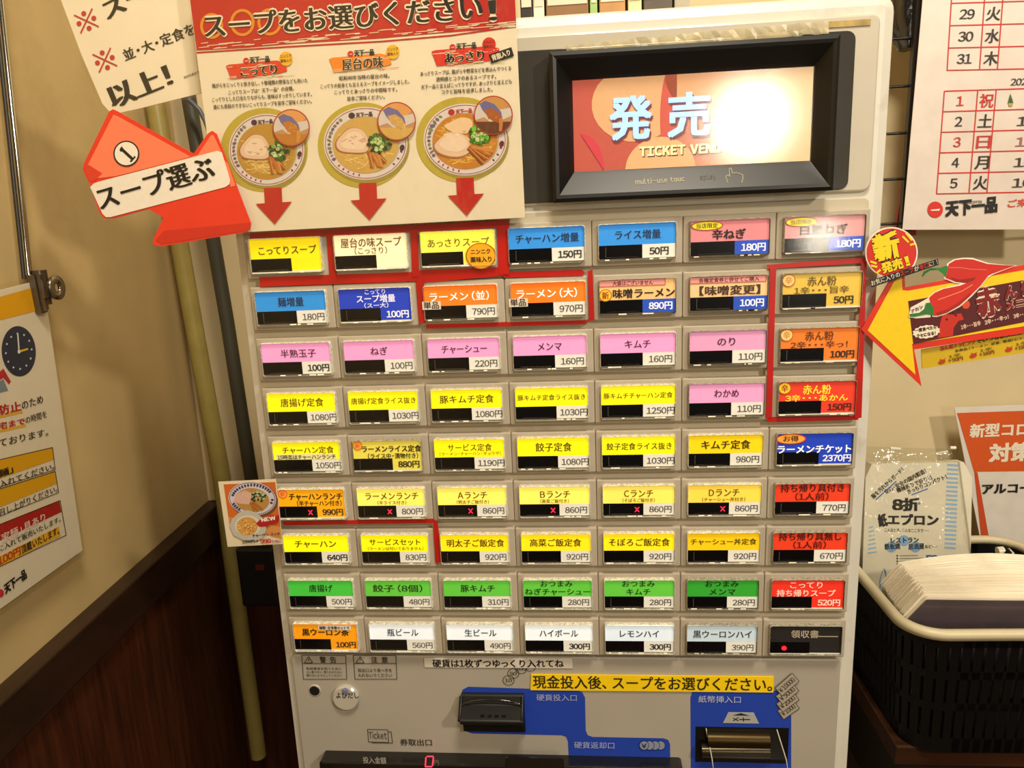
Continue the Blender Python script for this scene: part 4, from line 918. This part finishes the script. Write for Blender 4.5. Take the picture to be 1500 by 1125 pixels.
rd = empty('picture_rod', (0, 0, 0), 'thin chrome rod hanging on the left wall above the clipped notice', 'rod')
rp_ = Plane(CORN + WN * .012, WN); A_ = rp_.at(43, 408); Bt = rp_.at(11, 105); top_ = Bt + (Bt - A_).normalized() * .5
MB().tube([A_, Bt, top_], .0032, 12).build('rod_shaft', mat('chrome', 'C8C4BA', .12, 1), rd)
q = MB(); A2 = A_ + WDIR * .0075; B2 = top_ + WDIR * .0075; q.tube([A2, B2], .0018, 8); q.build('rod_wire', mat('dark_wire', '3A3834', .4, .5), rd)

# ================================================================== RIGHT SIDE
# wire mesh panel
MY = .36; wr_m = mat('black_coated_wire', '17100E', .4)
mp_ = empty('mesh_panel', (.46, MY, 1.5), 'black wire mesh panel standing behind the calendar', 'mesh panel')
def bar(name, a, b, r): return MB().tube([a, b], r, 8).build(name, wr_m, mp_)
XB = .4065
MB().box(XB - .006, XB + .006, MY - .004, MY + .004, 1.533, 2.1).build('frame_bar', wr_m, mp_)
MB().box(XB + .6, XB + .612, MY - .004, MY + .004, 1.50, 2.1).build('frame_bar', wr_m, mp_)
for i in range(12):
    z = 1.5435 + i * .0508; bar('wire', (XB - .026, MY + .004, z - .0015), (XB + .62, MY + .004, z + .004), .0016)
for i in range(1, 12): bar('wire', (XB + i * .05, MY + .0075, 1.542), (XB + i * .05, MY + .0075, 2.1), .0016)
rb = empty('red_folder', (.40, .40, 1.5), 'dark red folder edge showing behind the mesh panel below the calendar', 'folder')
q = MB(); q.extrude([at(1329, 225, .385), at(1345, 225, .385), at(1342, 345, .385), at(1311, 345, .385)], Vector((0, -1, 0)), .006); q.build('cover', mat('red_cover', '9A1A14', .35), rb)
bg = empty('black_bag', (.42, .37, 1.78), 'shiny black plastic bag hung at the top of the mesh panel', 'bag')
q = MB(); R2 = random.Random(4); rings = []
for j, (z, wd) in enumerate(((1.735, .010), (1.745, .017), (1.76, .021), (1.78, .021), (1.81, .022), (1.85, .018), (1.88, .008))):
    rings.append([(.3985 + wd * math.cos(2 * math.pi * i / 14) * R2.uniform(.8, 1.1) + .003, .375 + .010 * math.sin(2 * math.pi * i / 14) * R2.uniform(.7, 1.2), z + R2.uniform(-.002, .002)) for i in range(14)])
q.loft(rings, True, True, True); q.build('bag_body', mat('black_shiny_film', '0C0B0A', .18, coat=1, bump=.8, scale=60), bg)

# calendar
CY = YP(.348)
cal = empty('business_calendar', CY.at(1420, 160), 'white calendar sheet with red ruled table hanging at the upper right', 'calendar')
sheet('calendar_sheet', [(1355, -40), (1580, -60), (1560, 336), (1322, 336.5)], CY, .0008, mat('calendar_paper', 'DDD0C6', .4, coat=.4), cal)
p = Print(CY, .0005); p.lay = 1; rdc = 'C8201E'
def vline(pa, pb): p.line([pa, pb], 1.6, rdc)
def table(rows, xl, xm, xr_, top, bot_, days):
    n = len(days)
    for i in range(n + 1):
        u = i / n; y = top[1] + (bot_[1] - top[1]) * u
        xa = top[0] + (bot_[0] - top[0]) * u
        p.lay = 1; p.line([(xa, y), (xa + 150, y - 3 - (1 - u) * 1.8)], 1.7, rdc)
    for off in (0, xm, xr_):
        p.line([(top[0] + off, top[1] - off * .03), (bot_[0] + off * .97, bot_[1] - off * .025)], 1.7, rdc)
    for i, (d, k, c, h_) in enumerate(days):
        u = (i + .5) / n; y = top[1] + (bot_[1] - top[1]) * u; xa = top[0] + (bot_[0] - top[0]) * u
        p.lay = 1.6; w_ = 5.5 * len(d); cx = xa + xm * .48
        p.text(d, (cx - w_, y + 8), (cx + w_, y + 7.5), 17, c, .02, 's', 3)
        cx = xa + (xm + xr_) / 2 - .5; p.text(k, (cx - 10.5, y + 9), (cx + 10.5, y + 8.5), 20, c, .022, 's', 3)
        if h_: p.text(h_, (xa + 109, y + 7), (xa + 140, y + 6), 16, 'A06A6A' if c != '2A2420' else '3A3430', .02, 's', 3)
K = '2A2420'
table(4, 0, 49, 76, (1395.5, -28), (1387.5, 103), [('28', '月', K, ''), ('29', '火', K, ''), ('30', '水', K, ''), ('31', '木', K, '')])
table(5, 0, 49, 76, (1383.5, 133.5), (1372, 284), [('1', '祝', 'C03028', ''), ('2', '土', K, '10'), ('3', '日', 'C03028', '10'), ('4', '月', K, '10'), ('5', '火', K, '10')])
p.lay = 1.6; p.text('2021', (1480, 126), (1512, 125), 12, '3A3430', .02, 's', 3)
p.poly([(1477, 148), (1480, 137), (1484, 148)], '3A6A2A'); p.poly([(1476, 151), (1480, 143), (1485, 151)], '2E5A24'); p.poly([(1477, 151), (1484, 151), (1483, 156), (1478, 156)], 'B89A50')
logo(1370, 307, 2.6, 1, 'D02A1E', '16120E', lay=1.6); p.lay = 1.6
p.text('TENKAIPPIN', (1408, 300), (1438, 298), 5, '2A2420', .02)
p.text('ご来店', (1476, 304), (1520, 301), 11, 'C8503A', .03)
p.build('calendar_print', INK, cal)

# new-product arrow on the right
RP = Plane(YP(-.0095).at(1262, 483), Vector((-.06, -1, .0)))
ra = empty('spicy_arrow_sign', RP.at(1380, 480), 'yellow left-pointing arrow sign with red chili peppers and round red badge', 'sign')
sheet('arrow_board', [(1261.5, 483), (1303, 411), (1322, 342), (1326, 421), (1500, 388), (1600, 369), (1600, 470), (1500, 488), (1339, 512), (1350, 566)], RP, .0012, mat('red_border_card', 'D42E18', .4, coat=.3), ra)
p = Print(RP); p.lay = 1
p.poly([(1271, 484), (1310, 412), (1321, 405), (1322, 425), (1330, 426), (1600, 378), (1600, 462), (1336, 504), (1341, 549)], 'EBC80C')
p.lay = 2; p.poly([(1330.5, 441), (1600, 392), (1600, 452), (1338, 504)], '521018')
p.lay = 2.5; p.poly([(1374, 495), (1377, 474), (1381, 460), (1396, 461), (1408, 459), (1412, 468), (1404, 470), (1397, 480), (1396, 492)], 'C0281A'); p.ell(1415, 446, 6, 6.5, 'D0481E', n=12)
for s_ in ((1387, 468), (1400, 462), (1405, 454), (1396, 458)): p.lay = 2.8; p.ell(s_[0], s_[1], 2, 1.6, '3A0C10', 30, n=8)
def K_(pts): return [(1310 + a / 6.253, 380 + b / 6.25) for a, b in pts]
def grow(pts, k):
    cx = sum(a for a, b in pts) / len(pts); cy = sum(b for a, b in pts) / len(pts); R3 = []
    for a, b in pts:
        d = math.hypot(a - cx, b - cy) or 1; R3.append((a + (a - cx) / d * k, b + (b - cy) / d * k))
    return R3
ch1 = K_([(500, 40), (560, 5), (640, -5), (720, 0), (850, 40), (1000, 52), (1110, 55), (1040, 80), (900, 130), (780, 190), (680, 220), (560, 205), (470, 170), (480, 100)])
ch2 = K_([(320, 350), (370, 305), (450, 270), (600, 240), (720, 195), (800, 120), (850, 92), (885, 88), (860, 150), (790, 240), (700, 330), (600, 420), (480, 490), (400, 515), (360, 515), (345, 440)])
st1 = K_([(250, 155), (270, 110), (330, 80), (420, 78), (480, 55), (495, 70), (470, 160), (440, 130), (400, 98), (330, 102), (285, 130), (262, 160)])
st2 = K_([(140, 500), (230, 488), (275, 455), (290, 400), (330, 395), (360, 440), (365, 512), (300, 500), (180, 525), (145, 520)])
p.lay = 3.0; p.poly(K_([(150, 440), (280, 370), (330, 340), (420, 300), (380, 400), (330, 530), (200, 540), (130, 530)]), 'E8DFCF')
for sh in (ch1, ch2): p.lay = 3.3; p.poly(grow(sh, 2.4), 'EFE6D8')
p.lay = 3.8; p.poly(ch1, 'C4241A'); p.poly(K_([(500, 160), (600, 185), (720, 170), (800, 150), (700, 220), (560, 205)]), '8E1A14'); p.lay = 4.1; p.line(K_([(500, 75), (600, 75), (700, 90), (850, 95)]), 1.1, 'E0705A')
p.lay = 4.4; p.poly(ch2, 'C8261A'); p.lay = 4.7; p.line(K_([(400, 370), (500, 335), (620, 290), (720, 230)]), 1.2, 'E88A6E'); p.poly(K_([(380, 490), (500, 450), (620, 370), (700, 300), (700, 330), (600, 420), (480, 490), (400, 512)]), 'A01C16')
p.lay = 4.9; p.poly(st1, '2E7A34'); p.poly(st2, '2A7430')
p.lay = 5; p.text('アカン', (1336, 459), (1353, 451), 5.5, '3A0C10', .03)
bb_ = [(1382.5 + 1 * 0, 0)]
p.lay = 3; bub = []
for i in range(28):
    A = 2 * math.pi * i / 28; k = 1 + .12 * (i % 2); bub.append((1357 + 18.5 * k * math.cos(A), 486 + 9 * k * math.sin(A) - math.cos(A) * 2))
p.poly(bub, 'EADFC8'); p.lay = 3.8; p.text('一度食べたら', (1341, 487), (1372, 481.5), 5.4, '2A1210', .04); p.text('クセになる！', (1343, 495), (1371, 490), 5.4, '2A1210', .04)
p.lay = 3; p.text('赤', (1432, 466), (1468, 458), 40, '7A1418', .05, '', 3, outline='E8D8C8', ow=.03); p.text('ん', (1472, 440), (1492, 436), 20, '7A1418', .06, '', 3, outline='E8D8C8', ow=.03); p.text('粉', (1497, 437), (1522, 432), 24, '7A1418', .06, '', 3, outline='E8D8C8', ow=.03)
p.text('メニュー', (1473, 455), (1530, 443), 13, '8A1A1C', .06, '', 3, outline='E8D8C8', ow=.03); p.lay = 4.5; p.text('あか', (1451, 437), (1465, 434.5), 5.6, 'F0D8C0', .04)
p.lay = 3; p.text('1辛・・・旨辛', (1408, 483), (1437, 476.5), 6.8, 'E0C0A8', .04); p.text('2辛・・・辛っ！', (1443, 476), (1478, 467), 6.8, 'E0C0A8', .04); p.text('3辛・・・あかん', (1485, 467), (1520, 459), 6.8, 'E0C0A8', .04)
p.build('arrow_print', INK, ra)
sheet('price_strip', [(1349.5, 512), (1600, 470), (1600, 500), (1500, 517), (1351, 540)], Plane(RP.p - RP.n * .0025, RP.n), .0008, mat('mustard_strip', 'C8A818', .45), ra)
p = Print(Plane(RP.p - RP.n * .0020, RP.n)); p.lay = 0
p.text('赤ん粉トッピング', (1378, 514), (1430, 503), 6.4, 'B8301C', .03); p.text('でいつものメニューが大変身', (1431, 503), (1540, 482), 5.6, '2A1A08', .03); p.text('全商品（ラーメン、定食、単品）にトッピング可能！', (1399, 516), (1540, 489), 3.8, '3A2A10', .02)
for xx, yy, s_ in ((1380, 530, '50円'), (1426, 521, '100円'), (1478, 512, '150円')):
    p.ell(xx, yy, 5.5, 3, 'B8301C', -18, n=12); p.line([(xx - 3, yy - 4), (xx + 1, yy - 2), (xx + 5, yy - 5)], 1, '8A4A18'); p.text('＋' + s_, (xx + 9, yy + 1.5), (xx + 31, yy - 3), 6, '7A3A18', .03); p.text('1辛', (xx + 10, yy - 5), (xx + 28, yy - 9), 4.5, '6A5A20', .01)
p.build('strip_lettering', INK, ra)
BP = Plane(RP.p + RP.n * .004, RP.n); c0 = (1306, 370)
sheet('badge', [(1306 + 38.5 * math.cos(a) , 370 + 37.5 * math.sin(a)) for a in np.linspace(0, 2 * math.pi, 49)[:-1]], BP, .001, mat('badge_white', 'E6DCD0', .4), ra)
p = Print(BP); p.lay = 1; p.ell(1306, 370, 36.5, 35.5, 'C8241A', n=40); p.lay = 2
p.text('新', (1282, 384), (1321, 374), 37, 'F0D010', .06, '', 3, outline='1A0C0A', ow=.035); p.text('発売', (1293, 401), (1324, 392), 15, 'F0D010', .05, '', 3, outline='1A0C0A', ow=.05); p.text('！', (1328, 391), (1334, 389), 16, 'F0D010', .06, '', 2, outline='1A0C0A', ow=.05)
for a, b in (((1322, 346), (1331, 355)), ((1327, 341), (1336, 352)), ((1333, 359), (1340, 357)), ((1275, 383), (1284, 386)), ((1276, 389), (1285, 391)), ((1284, 400), (1290, 395))): p.line([a, b], 3, 'F0D010')
p.build('badge_print', INK, ra)
sheet('black_ribbon', [(1275, 411), (1374, 379), (1375, 388), (1277, 421)], Plane(RP.p + RP.n * .0056, RP.n), .0005, mat('ribbon_black', '15110F', .5), ra)
p = Print(Plane(RP.p + RP.n * .0059, RP.n)); p.text('お気に入りの', (1277, 419), (1319, 405), 7.5, 'E4DCCC', .01); p.text('スープ', (1320, 405), (1339, 398.5), 7.5, 'C83020', .02); p.text('が', (1340, 398), (1347, 396), 7.5, 'E4DCCC', .01); p.text('辛口', (1348, 396), (1361, 391.5), 7.5, 'C83020', .02); p.text('に！！', (1362, 391), (1374, 387), 7.5, 'E4DCCC', .01); p.build('ribbon_lettering', INK, ra)

# hygiene notice
HY = YP(.385)
hn = empty('hygiene_notice', HY.at(1450, 700), 'white and orange notice headed 新型コロナ leaning on the wall at right', 'notice')
sheet('notice_sheet', [(1398, 597), (1580, 590), (1580, 850), (1448, 850)], HY, .0012, mat('notice_paper', 'DDD6CC', .35, coat=.3), hn)
p = Print(HY, .0005); p.lay = 1; p.poly([(1402, 605), (1580, 599), (1580, 689), (1427, 691)], 'D2561C'); p.poly([(1427, 690), (1432, 692), (1450, 795), (1438, 792)], 'C84A1C')
p.lay = 2; p.text('新型コロナ', (1420, 641), (1530, 637), 19, 'EADFC8', .04, '', 3); p.text('対策', (1448, 677), (1512, 674), 26, 'EADFC8', .045, '', 3); p.text('アルコール', (1438, 724), (1530, 721), 15, '1E1A16', .045, '', 3)
p.build('notice_print', INK, hn)

# table
TZ = 1.03; tx0 = .3325; ty0 = .118
tb = empty('side_table', (.75, .26, TZ), 'dark wooden side table under the black basket', 'table')
tw = mat('brown_table_wood', '3A2010', .4, var=.4, scale=14, aniso=(.5, 6, 6), spec=.3)
MB().box(tx0, 1.4, ty0, DY - .025, TZ - .022, TZ).build('table_top', tw, tb, bevel=.0015)
MB().box(tx0 + .012, 1.39, ty0 + .012, DY - .03, TZ - .12, TZ - .022).build('apron', mat('dark_apron_wood', '1D120B', .5), tb)
for xx in (tx0 + .015, 1.34):
    for yy in (ty0 + .015, DY - .07): MB().box(xx, xx + .045, yy, yy + .04, 0, TZ - .12).build('leg', rail_wood, tb)

# basket (near)
bk = mat('black_basket_plastic', '070606', .45, spec=.25); bkr = mat('cream_rim', 'CFC3A2', .4)
def rrect(x0, x1, y0, y1, r, n=6):
    P = []
    for cx, cy, a0 in ((x1 - r, y1 - r, 0), (x0 + r, y1 - r, 90), (x0 + r, y0 + r, 180), (x1 - r, y0 + r, 270)):
        for i in range(n + 1):
            a = math.radians(a0 + 90 * i / n); P.append((cx + r * math.cos(a), cy + r * math.sin(a)))
    return P
def basket(name, x0, x1, y0, y1, z0, z1, label, rot=0, taper=.010, nslots=9):
    cx, cy = (x0 + x1) / 2, (y0 + y1) / 2
    e = empty(name, (cx, cy, z0), label, 'basket')
    cr, sr = math.cos(rot), math.sin(rot)
    def tr_(P, z): return [(cx + (a - cx) * cr - (b - cy) * sr, cy + (a - cx) * sr + (b - cy) * cr, z) for a, b in P]
    th = .0025
    # walls with real slots: built as upright slats between two bands
    def rect_at(u, inset): # u 0 bottom..1 top
        t_ = taper * (1 - u); return rrect(x0 + t_ + inset, x1 - t_ - inset, y0 + t_ + inset, y1 - t_ - inset, .032 - inset)
    def band(u0, u1, q):
        A = tr_(rect_at(u0, 0), z0 + (z1 - z0) * u0); Bq = tr_(rect_at(u1, 0), z0 + (z1 - z0) * u1); C = tr_(rect_at(u1, th), z0 + (z1 - z0) * u1); D = tr_(rect_at(u0, th), z0 + (z1 - z0) * u0)
        q.loft([A, Bq, C, D, A], False, False)
    q = MB(); q.add(tr_(rect_at(0, 0), z0), [list(range(28))]); q.add(tr_(rect_at(0, 0), z0 + .003), [list(range(28))])
    for u0, u1 in ((0, .12), (.36, .42), (.62, .68), (.88, 1.0)): band(u0, u1, q)
    q.build('basket_body', bk, e)
    # slats
    def along(u, inset):
        P = tr_(rect_at(u, inset), z0 + (z1 - z0) * u); return P
    def sample(P, s_):
        n_ = len(P); L_ = [math.dist(P[i], P[(i + 1) % n_]) for i in range(n_)]; tot = sum(L_); d = s_ * tot
        for i in range(n_):
            if d <= L_[i]: a, b = P[i], P[(i + 1) % n_]; k = d / L_[i]; return tuple(a[j] + (b[j] - a[j]) * k for j in range(3))
            d -= L_[i]
        return P[0]
    M_ = 70
    Pb, Pt, Pbi, Pti = along(0, 0), along(1, 0), along(0, th), along(1, th)
    for i in range(M_):
        s0, s1 = i / M_, (i + .72) / M_
        v8 = [sample(Pb, s0), sample(Pb, s1), sample(Pt, s1), sample(Pt, s0), sample(Pbi, s0), sample(Pbi, s1), sample(Pti, s1), sample(Pti, s0)]
        MB().add(v8, [(0, 1, 2, 3), (7, 6, 5, 4), (0, 3, 7, 4), (1, 5, 6, 2)]).build('slat', bk, e)
    q = MB(); rim = [Vector(a) for a in tr_(rrect(x0 - .001, x1 + .001, y0 - .001, y1 + .001, .033, 8), z1)]
    rings = []
    n_ = len(rim); C0 = Vector((cx, cy, z1))
    for i, pnt in enumerate(rim):
        tg = (rim[(i + 1) % n_] - rim[i - 1]).normalized(); nn_ = Vector((tg.y, -tg.x, 0)); rings.append([pnt + nn_ * a + Vector((0, 0, b)) for a, b in ((.0045, -.005), (.0048, .001), (.003, .0035), (-.003, .0035), (-.0045, .001), (-.0042, -.004))])
    rings.append(rings[0]); q.loft(rings, False, False, True); q.build('basket_rim', bkr, e)
    return e
bsk = basket('slotted_basket', .328, .535, .100, .307, TZ + .001, 1.168, 'black slotted plastic basket with cream rim standing on the table', 0.02)

# sheets in the basket
st = empty('paper_stack', (.42, .16, 1.05), 'thick stack of white paper sheets standing in the black basket', 'paper')
NS = 46; q = MB(); R2 = random.Random(9)
def one_sheet(q, u, y, zt, xl, thk=.0013, xr=.520):
    nseg = 10; T_ = []
    for k_ in range(nseg + 1):
        s_ = k_ / nseg; xx = xl + (xr - xl) * s_; T_.append((xx, y + .010 * math.sin(s_ * 2.6) * (u - .3), zt + .006 * math.sin(s_ * 2.8) * (u + .1)))
    M1 = [(xx - .018 * (1 - k_ / nseg) ** 2, yy - .001, 1.166) for k_, (xx, yy, zz) in enumerate(T_)]
    Bm = [(xx + .006 * (1 - k_ / nseg), yy, TZ + .006) for k_, (xx, yy, zz) in enumerate(T_)]
    rings = [[(a[0], a[1] - thk / 2, a[2]) for a in row] + [(a[0], a[1] + thk / 2, a[2]) for a in row[::-1]] for row in (T_, M1, Bm)]
    q.loft(rings, True, True)
for i in range(NS):
    u = i / (NS - 1)
    one_sheet(q, u, .130 + .074 * u, 1.1885 + .003 * math.sin(u * 3) + R2.uniform(-.0007, .0007), .3560 + .005 * u + R2.uniform(-.0022, .0022))
o = q.build('sheets', mat('warm_white_sheets', 'F2E8D2', .5, var=.03), st, recalc=True); o['kind'] = 'stuff'
q = MB(); one_sheet(q, 0, .1265, 1.1875, .3545, .0012); o = q.build('front_sheet', mat('dark_front_face', '4A3F44', .35, var=.1, coat=.3), st); o['label'] = 'glossy front sheet, darker than the rest'  # front sheet coloured darker than the sheets behind it

# apron bag
AB = Plane(at(1350, 760, .285), Vector((-.05, -1, .16)))
ab = empty('apron_bag', AB.at(1350, 850), 'clear plastic bag of folded white paper aprons with blue stripes', 'bag')
def cushion(name, px, plane, th, m, parent, n=14, seed=1, wr=.0012):
    """soft slab from a pixel quad: bulges in the middle, pinched at the edges"""
    R3 = random.Random(seed); A, Bq, C, D = [plane.at(*a) for a in px]; vs = []; fs = []
    for sgn in (1, -1):
        for j in range(n + 1):
            for i in range(n + 1):
                u, v = i / n, j / n; P_ = (A * (1 - u) + Bq * u) * (1 - v) + (D * (1 - u) + C * u) * v
                e_ = min(1, 5 * min(u, 1 - u, v, 1 - v)) ** .5; vs.append(P_ + plane.n * sgn * (th / 2 * e_ + (R3.uniform(-wr, wr) if 0 < e_ else 0)))
    K2 = (n + 1) ** 2
    for b_ in (0, K2):
        for j in range(n):
            for i in range(n):
                a = b_ + j * (n + 1) + i; fs.append((a, a + 1, a + n + 2, a + n + 1))
    per = [i for i in range(n + 1)] + [j * (n + 1) + n for j in range(1, n + 1)] + [n * (n + 1) + i for i in range(n - 1, -1, -1)] + [j * (n + 1) for j in range(n - 1, 0, -1)]
    for a, b in zip(per, per[1:] + per[:1]): fs.append((a, b, b + K2, a + K2))
    q = MB(); q.add(vs, fs, True); return q.build(name, m, parent)
sheet('folded_aprons', [(1277, 680), (1412, 677), (1424, 700), (1421, 862), (1262, 880), (1268, 700)], AB, .018, mat('apron_paper', 'D9D2BE', .55), ab)
cushion('plastic_film', [(1262, 654), (1404, 658), (1432, 870), (1250, 880)], Plane(AB.p + AB.n * .0015, AB.n), .009, clear_mat('crinkled_film', .01, .12, (.97, .97, .95), bump=.9), ab, 22, 3, .0012)
p = Print(AB, .0003); p.lay = 1; lb = '8FB4D8'
for i in range(20):
    u = i / 19; xx = 1387.5 - 4 * u; yy = 681 + 121 * u; p.line([(xx, yy), (xx + 16.5, yy + 1)], 3.0, lb)
for i in range(7): p.line([(1273 - i * .3, 773 + i * 6.2), (1279 + i * .9, 771 + i * 6.2)], 2, lb)
p.lay = 1.6
p.text('服を汚れからガード！', (1280, 731), (1325, 689), 7, '2A2620', .02); p.text('安心・安全の国内製造！', (1298, 724), (1358, 692), 7, '2A2620', .02); p.text('機械折りで折り目', (1315, 722), (1366, 702), 7, '2A2620', .02); p.text('きっちりコンパクト！', (1331, 724), (1388, 701), 7, '2A2620', .02)
p.line([(1283, 732), (1313, 705)], 1.5, '3A6AB0'); p.line([(1335, 725), (1359, 716)], 1.5, '3A6AB0')
p.text('8折', (1307, 748), (1348, 748), 18, '1A1A1C', .05, '', 3); p.text('紙', (1288, 772), (1301, 770), 18, '1A1A1C', .05); p.text('エプロン', (1300, 769), (1375, 770), 16, '1A1A1C', .05, '', 3)
p.text('こんなとき、こんなところで・・・', (1296, 779), (1360, 780), 5.5, '3A3630', .01)
for cx, cy in ((1324, 792), (1306, 801), (1341, 801)): p.lay = 1.2; p.ell(cx, cy, 8, 8, '7FA8D4', n=20)
p.lay = 1.8; p.text('レストラン', (1305, 796), (1346, 795), 8.5, '1E2430', .04); p.text('鉄板焼', (1296, 805), (1319, 804), 8.5, '1E2430', .03); p.text('居酒屋', (1331, 805), (1354, 804), 8.5, '1E2430', .03); p.text('など・・・', (1355, 803), (1373, 803), 5, '1E2430', .02)
for i in range(4):
    p.ell(1314.5, 814 + i * 4.1, 1.3, 1.3, '2A2A2C', n=8); p.line([(1318, 814 + i * 4.1), (1345 + (i % 3) * 9, 813.5 + i * 4.1)], 1, '8A867C')
p.text('50', (1356, 825), (1374, 825), 13, '2A5EA8', .05, '', 3); p.text('枚入', (1375, 824), (1384, 823.5), 5, '2A5EA8', .02); p.text('Made in Japan', (1312, 833), (1338, 833), 4, '6A665C')
p.poly([(1311, 838), (1331, 838), (1331, 843), (1311, 843)], '2A5EA8'); p.ell(1312, 847, 1.2, 1.2, '2A2A2C', n=8); p.ell(1312, 851, 1.2, 1.2, '2A2A2C', n=8)
p.poly([(1294, 832), (1298, 836), (1300, 875), (1296, 875), (1297, 842)], '5A8EC0'); p.line([(1293, 836), (1289, 850), (1289, 875)], 1.2, '5A8EC0')
p.build('bag_print', INK, ab)
for (a, b, c, d) in ((1293, 671, 1307, 667), (1304, 657, 1319, 658), (1371, 665, 1388, 662), (1392, 656, 1400, 656)):
    q = MB(); q.tube([AB.at(a, b, -.004), AB.at(c, d, -.004)], .002, 8); q.build('fold_end', mat('paper_roll_end', 'EAE4D4', .5), ab)

# small hinge of the carrying handle on the basket rim
CQ = YP(.262)
q = MB(); q.tube([CQ.at(1461, 808), CQ.at(1470, 807)], .0052, 12); q.build('hinge_pin', mat('hinge_cream', 'D8D0BC', .3), bsk)
q = MB(); q.tube([CQ.at(1468, 806), CQ.at(1475, 812)], .0062, 10); q.build('handle_socket', bk, bsk)
q = MB(); q.tube([CQ.at(1476, 806), CQ.at(1482, 812)], .0032, 10); q.build('hinge_end', mat('hinge_cream', 'D8D0BC', .3), bsk)

# boxes on top of the machine
for i, (xa, xb, col, lab, h) in enumerate(((762, 780, '2A2220', 'small black box at the left end on top of the machine', .05), (781, 797, 'DAD2C2', 'narrow white box beside the black box on top of the machine', .06), (800, 862, '8A6642', 'wide brown box on top of the machine', .07), (864, 875, '9AC078', 'thin pale green packet beside the brown box on the machine', .06), (878, 916, 'B88A58', 'orange brown patterned box on top of the machine', .06), (920, 940, 'CFCBA0', 'pale yellow green box on top of the machine', .07), (943, 985, '5A5048', 'dark grey box on top of the machine', .06), (988, 1010, 'A8A090', 'light grey box at the right end on top of the machine', .055))):
    yb = .05; a = at(xa, 8, yb); b = at(xb, 8, yb)
    e = empty('small_carton', ((a.x + b.x) / 2, yb, MT + .003), lab, 'box')
    MB().box(a.x, b.x, yb, yb + .06, MT + .0035, MT + h).build('carton_body', mat('carton_%s' % col, col, .5, var=.15), e, bevel=.0008)
    MB().box(a.x + .001, b.x - .001, yb - .0006, yb, MT + .02, MT + .03).build('carton_band', mat('carton_band', 'D8CDB8', .5), e)

# dark socket box behind the machine, left
sb = empty('socket_box', (-.37, .36, 1.13), 'small black box with a dull red label behind the machine at lower left', 'box')
a = at(344, 805, .30); b = at(392, 838, .30)
MB().box(a.x, b.x + .01, .30, .36, b.z - .05, a.z).build('box_body', mat('black_box', '0B0A09', .5), sb, bevel=.003)
a = at(374, 827, .299); b = at(388, 835, .299)
MB().box(a.x, b.x, .2985, .2998, b.z, a.z).build('red_label', mat('dull_red', '5A1A16', .5), sb)

bpy.data.objects.remove(_fo, do_unlink=True); bpy.data.curves.remove(_fc)
